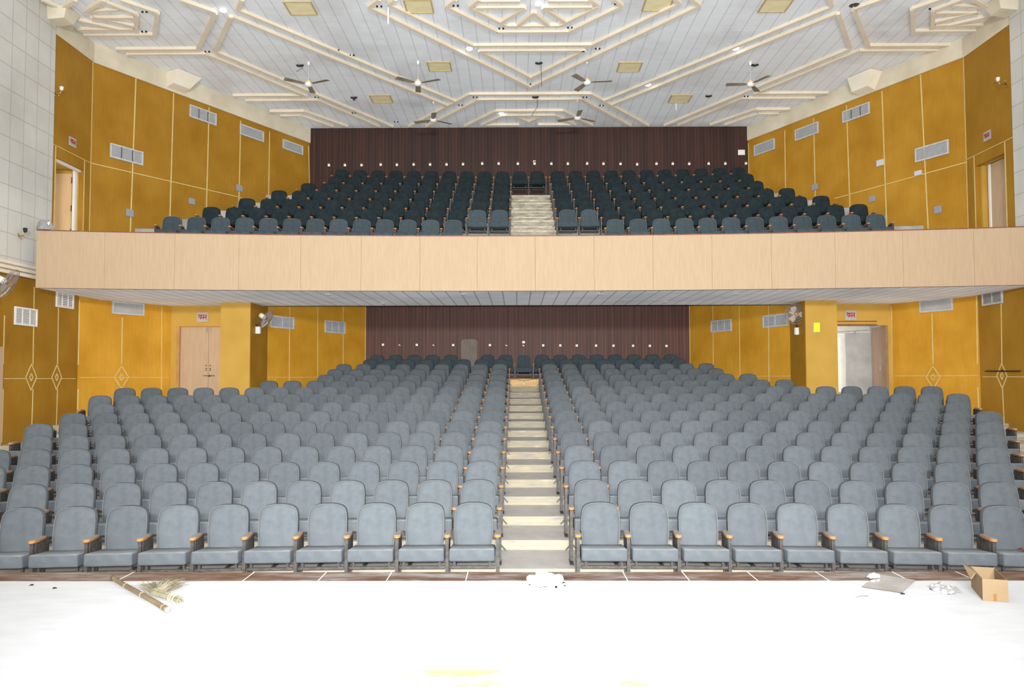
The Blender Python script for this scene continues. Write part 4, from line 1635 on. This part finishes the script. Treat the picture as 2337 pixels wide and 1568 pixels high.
G = 'yellowed square ceiling lights'
for px, py, lab in ((686, 17, 'yellowed square ceiling light far left at the near edge'), (956, 13, 'yellowed square ceiling light left of the central rosette'), (1003, 150.5, 'yellowed square ceiling light beside the second fan'),
                    (870, 224.5, 'yellowed square ceiling light in the rear left of the ceiling'), (1501, 8, 'yellowed square ceiling light right of the central rosette'), (1436.5, 151.5, 'yellowed square ceiling light beside the third fan'),
                    (1552, 224, 'yellowed square ceiling light in the rear right of the ceiling'), (1770, 11, 'yellowed square ceiling light far right at the near edge')):
    c = at_z(px, py, CEIL)
    t = thing('ceiling_light', lab, 'light', (c.x, c.y, CEIL), 0, G)
    mb = MB()
    s = 0.30
    for lo, hi in (((-s, -s, -0.03), (s, -s + 0.03, 0)), ((-s, s - 0.03, -0.03), (s, s, 0)), ((-s, -s + 0.03, -0.03), (-s + 0.03, s - 0.03, 0)), ((s - 0.03, -s + 0.03, -0.03), (s, s - 0.03, 0))):
        mb.box(lo, hi)
    mb.build('frame', YFRAME, t)
    mb = MB()
    mb.box((-s + 0.03, -s + 0.03, -0.018), (s - 0.03, s - 0.03, -0.004))
    mb.build('diffuser', YPANEL, t)

G = 'lit ceiling downlights'
DL = ((510, 22, 'lit round downlight at the crossing of the left ceiling ribs'), (1071, 110, 'lit round downlight at the left end of the double bar'), (1229, 7, 'lit round downlight at the centre of the rosette'),
      (1679, 109, 'lit round downlight between the right diagonal ribs'), (1479, 192, 'lit round downlight lower on the right diagonal ribs'), (1144, 257.5, 'lit round downlight near the dark rear wall'))
for px, py, lab in DL:
    c = at_z(px, py, CEIL)
    t = thing('downlight', lab, 'light', (c.x, c.y, CEIL), 0, G)
    mb = MB()
    mb.lathe([(0.075, -0.012), (0.095, -0.010), (0.10, -0.001)], 20)
    mb.build('trim_ring', WHITEP, t, True)
    mb = MB()
    mb.lathe([(0.045, -0.045), (0.072, -0.03), (0.074, -0.012)], 18)
    mb.build('lamp_disc', LITDISC, t, True)
    sp = lamp('downlight_beam', 'SPOT', (0, 0, -0.07), 18, (1, 0.98, 0.94), spot_size=math.radians(120), spot_blend=0.6, shadow_soft_size=0.06)
    sp.parent = t
c = at_z(1950, 12, CEIL)
t = thing('downlight', 'open unlit downlight hole at the crossing of the right ceiling ribs', 'light', (c.x, c.y, CEIL))
mb = MB()
mb.lathe([(0.07, -0.006), (0.10, -0.008), (0.11, -0.001)], 20)
mb.build('trim_ring', STEEL, t, True)
mb = MB()
mb.lathe([(0.05, -0.03), (0.055, -0.006)], 12, M=Matrix.Translation((0.06, 0.02, 0)))
mb.build('loose_socket', STEEL, t)

G = 'twin spot sockets between the ceiling ribs'
TW = [(865.5, 13.5, 'left point of the great diamond'), (1040, 12, 'left of the rosette'), (1409, 8, 'right of the rosette'), (1144, 64, 'lower left corner of the rosette'), (1301, 62, 'lower right corner of the rosette'),
      (1364, 110, 'right end of the double bar'), (768, 113.5, 'between the left diagonal ribs'), (803, 125, 'beside the left diagonal ribs'), (1214.5, 191, 'bottom point of the great diamond'),
      (1084.5, 221, 'left end of the rear double bar'), (1051, 239, 'left rib behind the rear double bar'), (1335, 221, 'right end of the rear double bar'), (1373, 240, 'right rib behind the rear double bar'),
      (330, 26, 'near the left wall in the corner pattern'), (329, 71, 'rear of the corner pattern at the left wall'), (473, 117, 'rear end of the left cross ribs'), (723, 221, 'left side bars near the first fan'),
      (808, 257, 'rear left near the dark wall'), (1984, 114, 'rear end of the right cross ribs'), (1703, 219, 'right side bars near the fourth fan'), (2127, 19, 'near the right wall in the corner pattern'), (2134, 71, 'rear of the corner pattern at the right wall'),
      (904, 277, 'rear left between the ribs'), (972, 278, 'below the left rear fan')]
for px, py, wh in TW:
    c = at_z(px, py, CEIL)
    mb = MB()
    for sx_ in (-1, 1):
        mb.lathe([(0.010, -0.03), (0.020, -0.028), (0.022, -0.006), (0.026, -0.001)], 10, M=Matrix.Translation((sx_ * 0.045, 0, 0)))
    mb.box((-0.017, -0.010, -0.02), (0.017, 0.010, -0.001), 1)
    tag(mb.build('spot_socket', [BLACKP, WHITEP], loc=c), 'small black twin spot socket, %s' % wh, 'light fitting', G)

G = 'bare black fan hooks on the ceiling'
for px, py, px2, py2, lab in ((685, 147.5, 676, 164, 'black ceiling hook above the first fan with a short wire'), (1230, 142, 1236, 196, 'black ceiling hook with a long wire before the great diamond point'), (808, 221, 806, 229, 'black ceiling hook with a stub pipe left of a square light'),
                              (1222, 220, 1213, 265, 'black ceiling hook with a wire above the rear double bar'), (1617.5, 217.5, 1625, 222, 'black ceiling hook right of the rear fans'), (1723, 146.5, 1711, 168, 'black ceiling hook above the fourth fan'),
                              (905, 277, 908, 279, 'black ceiling hook close to the dark rear wall')):
    if py > 270:
        continue
    c = at_z(px, py, CEIL)
    mb = MB()
    mb.bar((-0.09, 0, -0.02), (-0.01, 0.0, -0.04), 0.05, 0.035)
    mb.bar((-0.01, 0, -0.04), (0.085, 0, -0.015), 0.05, 0.035)
    e = at_y(px2, py2, c.y) - c
    if 'wire' in lab:
        mb.tube([(0.05, 0, -0.03), (0.06, 0, e.z * 0.5), (e.x, 0, e.z)], 0.006, 5)
    elif 'pipe' in lab:
        mb.tube([(0, 0, -0.03), (0, 0, e.z)], 0.03, 8)
    tag(mb.build('ceiling_hook', BLACKP, loc=c), lab, 'hook', G)
c = at_z(886, 12, CEIL)
e = at_y(886, 53, c.y) - c
mb = MB()
mb.tube([(0, 0, -0.001), (0, 0, e.z)], 0.018, 8)
mb.tube([(0, 0, e.z), (0.01, 0, e.z - 0.03)], 0.014, 6)
tag(mb.build('hanging_rod', WHITEP, loc=c), 'white fan rod hanging without a fan at the left point of the great diamond', 'rod')
c = at_z(1543, 236, CEIL)
mb = MB()
mb.tube([(0, 0, -0.001), (0, 0, -0.17)], 0.018, 8)
mb.tube([(0, 0, -0.17), (0.01, 0, -0.2)], 0.014, 6)
tag(mb.build('hanging_rod', WHITEP, loc=c), 'short white rod hanging below the rear right square light', 'rod')

G = 'unlit downlights in the soffit under the balcony'
for i, (px, py) in enumerate(((750, 672), (875, 692), (1057, 671), (1369, 670), (1519, 689), (1681, 670.5))):
    c = at_z(px, py, SOFF)
    t = thing('soffit_downlight', 'small unlit downlight under the balcony, %s from the left' % ORD[i + 1], 'light', c, 0, G)
    mb = MB()
    mb.lathe([(0.06, -0.010), (0.085, -0.008), (0.09, -0.001)], 16)
    mb.build('trim_ring', WHITEP, t, True)
    mb = MB()
    mb.lathe([(0.03, -0.03), (0.05, -0.011)], 10)
    mb.build('lamp', DULLSTEEL, t, True)

# crumpled sheeting pushed onto the left end of the balcony front
def crumple(name, m, size, seed, sub=3, amp=0.35, flat=0.0, smooth=False):
    rnd = random.Random(seed)
    bm = bmesh.new()
    bmesh.ops.create_icosphere(bm, subdivisions=sub, radius=1.0)
    ph = [(Vector((rnd.uniform(-1, 1), rnd.uniform(-1, 1), rnd.uniform(-1, 1))).normalized(), rnd.uniform(2, 7), rnd.uniform(0, 6)) for _ in range(7)]
    for v_ in bm.verts:
        d = v_.co.normalized()
        k = 1.0
        for ax, fq, p0 in ph:
            k += amp / 7 * 2 * abs(math.sin(fq * d.dot(ax) + p0)) - amp / 7
        k += rnd.uniform(-0.05, 0.05)
        v_.co = Vector((d.x * size[0] * k, d.y * size[1] * k, max(-0.0, d.z * size[2] * k)))
    me = bpy.data.meshes.new(name)
    bm.to_mesh(me)
    bm.free()
    me.materials.append(m)
    for p_ in me.polygons:
        p_.use_smooth = smooth
    o = bpy.data.objects.new(name, me)
    COL.objects.link(o)
    return o


o = crumple('plastic_sheeting', POLYG, (0.16, 0.10, 0.20), 5)
o.location = (-9.62, par_y(-9.62) + 0.06, PZ1 + 0.002)
tag(o, 'crumpled grey plastic lying on the left end of the balcony front', 'plastic')

# ================================================================== THINGS ON THE STAGE
zs = STAGE + 0.002
# cardboard box, open, flaps torn
a, b_, bk = at_z(2243, 1371, STAGE), at_z(2302, 1375, STAGE), at_z(2217, 1340, STAGE)
wv = Vector((b_.x - a.x, b_.y - a.y))
bw = wv.length
brz = math.atan2(wv.y, wv.x)
dvec = Vector((bk.x - a.x, bk.y - a.y))
bd_ = abs(dvec.dot(Vector((-math.sin(brz), math.cos(brz)))))
bd_ = max(bd_, 0.33)
bh = at_y(2240.5, 1321, a.y).z - STAGE
cb = thing('cardboard_box', 'open empty cardboard box at the right end of the stage edge', 'box', (a.x, a.y, STAGE + 0.001), brz)
th = 0.006
sk = dvec.dot(Vector((math.cos(brz), math.sin(brz))))
mb = MB()
mb.box((0, 0, 0), (bw, th, bh))
mb.build('front_panel', CARD, cb)
mb = MB()
mb.prism([(0, th), (th, th), (th + sk, bd_), (sk, bd_)], 0, bh * 0.98)
mb.build('side_panel', CARD, cb)
mb = MB()
mb.prism([(bw - th, th), (bw, th), (bw + sk, bd_), (bw - th + sk, bd_)], 0, bh * 0.98)
mb.build('side_panel', CARD, cb)
mb = MB()
mb.prism([(sk, bd_), (bw + sk, bd_), (bw + sk, bd_ + th), (sk, bd_ + th)], 0, bh)
mb.build('back_panel', CARD, cb)
mb = MB()
mb.prism([(th, th), (bw - th, th), (bw - th + sk, bd_), (th + sk, bd_)], 0, 0.004)
mb.build('base_panel', CARD, cb)
mb = MB()
p0, p1 = Vector((sk * 0.55, bd_ * 0.55, bh * 0.98)), Vector((sk, bd_, bh * 0.98))
fl = [p0, p1, p1 + Vector((-0.05, 0.01, 0.012)), p0 + Vector((-0.035, 0.0, -0.05)), ]
mb.add(fl + [q + Vector((0.004, 0, -0.005)) for q in fl], [(0, 1, 2, 3), (7, 6, 5, 4), (0, 4, 5, 1), (1, 5, 6, 2), (2, 6, 7, 3), (3, 7, 4, 0)])
mb.build('torn_flap', CARD, cb)
mb = MB()
mb.box((bw * 0.42, -0.0012, 0.002), (bw * 0.55, -0.0002, bh * 0.33))
mb.build('tape', TAPE, cb)

# bamboo pole
pa, pb = at_z(258, 1319, STAGE + 0.02), at_z(381, 1393, STAGE + 0.02)
bp = thing('bamboo_pole', 'thick bamboo pole lying on the stage at the left', 'pole', ((pa.x + pb.x) / 2, (pa.y + pb.y) / 2, STAGE + 0.022), math.atan2(pb.y - pa.y, pb.x - pa.x))
Lp = (Vector((pb.x, pb.y)) - Vector((pa.x, pa.y))).length
mb = MB()
pts, rs = [], []
nodes = [-0.5, -0.22, 0.07, 0.43]
for i in range(41):
    t_ = -0.5 + i / 40
    pts.append((t_ * Lp, 0.006 * math.sin(t_ * 5), 0))
    rs.append(0.0175 + 0.0015 * t_)
mb.tube(pts, rs, 12)
mb.build('culm', BAMBOO, bp, True)
mb = MB()
for nd in nodes[1:]:
    mb.tube([(nd * Lp - 0.006, 0.006 * math.sin(nd * 5), 0), (nd * Lp, 0.006 * math.sin(nd * 5), 0), (nd * Lp + 0.006, 0.006 * math.sin(nd * 5), 0)], [0.0185, 0.0212, 0.0185], 12)
mb.build('node_ring', STRAW, bp, True)
mb = MB()
mb.tube([(0.5 * Lp - 0.001, 0.006 * math.sin(2.5), 0), (0.5 * Lp + 0.002, 0.006 * math.sin(2.5), 0)], 0.0155, 12)
mb.build('cut_end', WHITEP, bp)

# grass hand broom
ha, hb = at_z(408, 1368, STAGE + 0.03), at_z(352, 1351, STAGE + 0.03)
br = thing('grass_broom', 'small grass hand broom lying beside the bamboo pole', 'broom', (hb.x, hb.y, STAGE + 0.001), math.atan2(ha.y - hb.y, ha.x - hb.x))
Lh = (Vector((ha.x, ha.y)) - Vector((hb.x, hb.y))).length
rnd = random.Random(3)
mb = MB()
for i in range(26):
    a_ = rnd.uniform(0, 2 * math.pi)
    r_ = rnd.uniform(0, 0.022)
    o1 = Vector((0.0, r_ * math.cos(a_) * 1.3, 0.03 + r_ * math.sin(a_)))
    o2 = Vector((Lh + rnd.uniform(-0.02, 0.02), r_ * math.cos(a_), 0.026 + r_ * math.sin(a_) * 0.9))
    mb.tube([o1, (o1 + o2) / 2 + Vector((0, 0, 0.003)), o2], 0.0055, 5)
mb.build('handle', STRAW, br)
mb = MB()
for xx_ in (0.72, 0.80, 0.9):
    mb.tube([(Lh * xx_, 0.030 * math.cos(q), 0.028 + 0.026 * math.sin(q)) for q in [2 * math.pi * i / 12 for i in range(12)]], 0.005, 5, closed=True)
mb.build('binding', mottled('pale_green_twine', (0.22, 0.30, 0.19), (0.30, 0.32, 0.22), ns=30), br)
mb = MB()
dirs = []
for i in range(230):
    u = rnd.random()
    ang = math.radians(180 - 75 * u + rnd.uniform(-6, 6)) if True else 0
    ln = rnd.uniform(0.20, 0.36) * (1.0 - 0.25 * abs(u - 0.5))
    z0 = rnd.uniform(0.008, 0.05)
    d_ = Vector((math.cos(ang), math.sin(ang), 0))
    p0 = Vector((0.03, rnd.uniform(-0.02, 0.02), z0 * 0.8))
    p1 = p0 + d_ * ln * 0.55 + Vector((0, 0, rnd.uniform(0.0, 0.035)))
    p2 = p0 + d_ * ln + Vector((rnd.uniform(-.02, .02), rnd.uniform(-.02, .02), rnd.uniform(-0.01, 0.03)))
    p1.z, p2.z = max(p1.z, 0.004), max(p2.z, 0.004)
    mb.tube([p0, p1, p2], [0.0028, 0.0022, 0.0010], 3)
mb.build('bristles', STRAW, br)

# white carrier bag
c = at_z(1246, 1333, STAGE)
o = crumple('plastic_bag', POLY, (0.098, 0.085, 0.066), 11, 4, 0.9, smooth=False)
o.location = (c.x, c.y, STAGE + 0.001)
tag(o, 'crumpled white plastic bag on the stage edge below the centre steps', 'bag')
# grey plastic sheet and the white film folded at its far corner
q = [at_z(*p_, STAGE) for p_ in [(1966, 1342), (2007, 1314), (2089.5, 1326), (2057, 1355)]]
cc = sum(q, Vector((0, 0, 0))) / 4
n = 6
mb = MB()
grid = []
for i in range(n + 1):
    for j in range(n + 1):
        p_ = q[0].lerp(q[1], i / n).lerp(q[3].lerp(q[2], i / n), j / n) - cc
        grid.append(Vector((p_.x, p_.y, 0.004 + 0.0022 * math.sin(i * 1.1 + j * 0.6) + 0.0015 * math.cos(j * 1.3))))
mb.v = [tuple(g) for g in grid] + [(g.x, g.y, g.z - 0.002) for g in grid]
k = (n + 1) ** 2
for i in range(n):
    for j in range(n):
        a_ = i * (n + 1) + j
        mb.f.append((a_, a_ + 1, a_ + n + 2, a_ + n + 1))
        mb.f.append((k + a_ + n + 1, k + a_ + n + 2, k + a_ + 1, k + a_))
        mb.m += [0, 0]
ps = mb.build('plastic_sheet', SHEETP, loc=(cc.x, cc.y, STAGE + 0.004))
tag(ps, 'flat grey plastic sheet lying across the right part of the stage edge', 'sheet')
o = crumple('plastic_film', POLY, (0.055, 0.03, 0.016), 21, 3, 0.9)
c = at_z(1994, 1320, STAGE)
o.location = (c.x, c.y, STAGE + 0.014)
o.rotation_euler.z = 0.8
tag(o, 'scrap of shiny white film on the far corner of the grey sheet', 'film')
wg = thing('plastic_wrapper', 'crumpled grey plastic wrapper between the grey sheet and the cardboard box', 'wrapper', at_z(2160, 1350, STAGE), 0)
o = crumple('body', POLYG, (0.055, 0.07, 0.045), 31, 3, 1.0)
o.parent = wg
o.location = (-0.02, 0.01, 0.001)
mb = MB()
tl = [(0.02, 0.0, 0.004), (0.06, -0.03, 0.01), (0.085, -0.06, 0.006), (0.095, 0.05, 0.03), (0.06, 0.03, 0.02)]
mb.add(tl + [(x_, y_, z_ - 0.003) for x_, y_, z_ in tl], [(0, 1, 2, 3, 4), (9, 8, 7, 6, 5)] + [(i, 5 + i, 5 + (i + 1) % 5, (i + 1) % 5) for i in range(5)])
mb.build('tail', POLYG, wg)
G = 'dark crumbs on the stage'
for px, py, lab in ((125, 1343, 'larger dark crumb near the left end of the stage'), (72, 1336, 'tiny dark crumb near the left end of the stage edge'), (2060, 1356, 'dark crumb beside the near corner of the grey sheet'), (2100, 1515, 'grey crumb low on the right part of the stage')):
    o = crumple('crumb', BLACKP if py < 1400 else GREYBOARD, (0.014, 0.011, 0.008), px, 2, 0.6)
    o.location = at_z(px, py, STAGE) + Vector((0, 0, 0.001))
    tag(o, lab, 'crumb', G)
c = at_z(1968, 1363, STAGE)
mb = MB()
mb.tube([(-0.06, -0.03, 0.004), (-0.02, 0.0, 0.006), (0.03, 0.012, 0.005), (0.045, 0.006, 0.005)], [0.0015, 0.002, 0.003, 0.004], 5)
tag(mb.build('twig', BAMBOO, loc=(c.x, c.y, STAGE + 0.001)), 'thin curved twig on the stage below the grey sheet', 'twig')
# scraps on a front seat at the far right and a paper scrap under the seats
sx0 = [s_ for s_ in seats if s_[4].startswith('dusty grey tip-up seat, ninth seat right') and 'front row' in s_[4]][0]
o = crumple('cloth_scrap', REDCLOTH, (0.075, 0.05, 0.022), 41, 3, 0.9)
o.location = (sx0[0] + 0.10, sx0[1] - 0.24, 0.556)
tag(o, 'scrap of red cloth on the front row seat at the right picture edge', 'cloth')
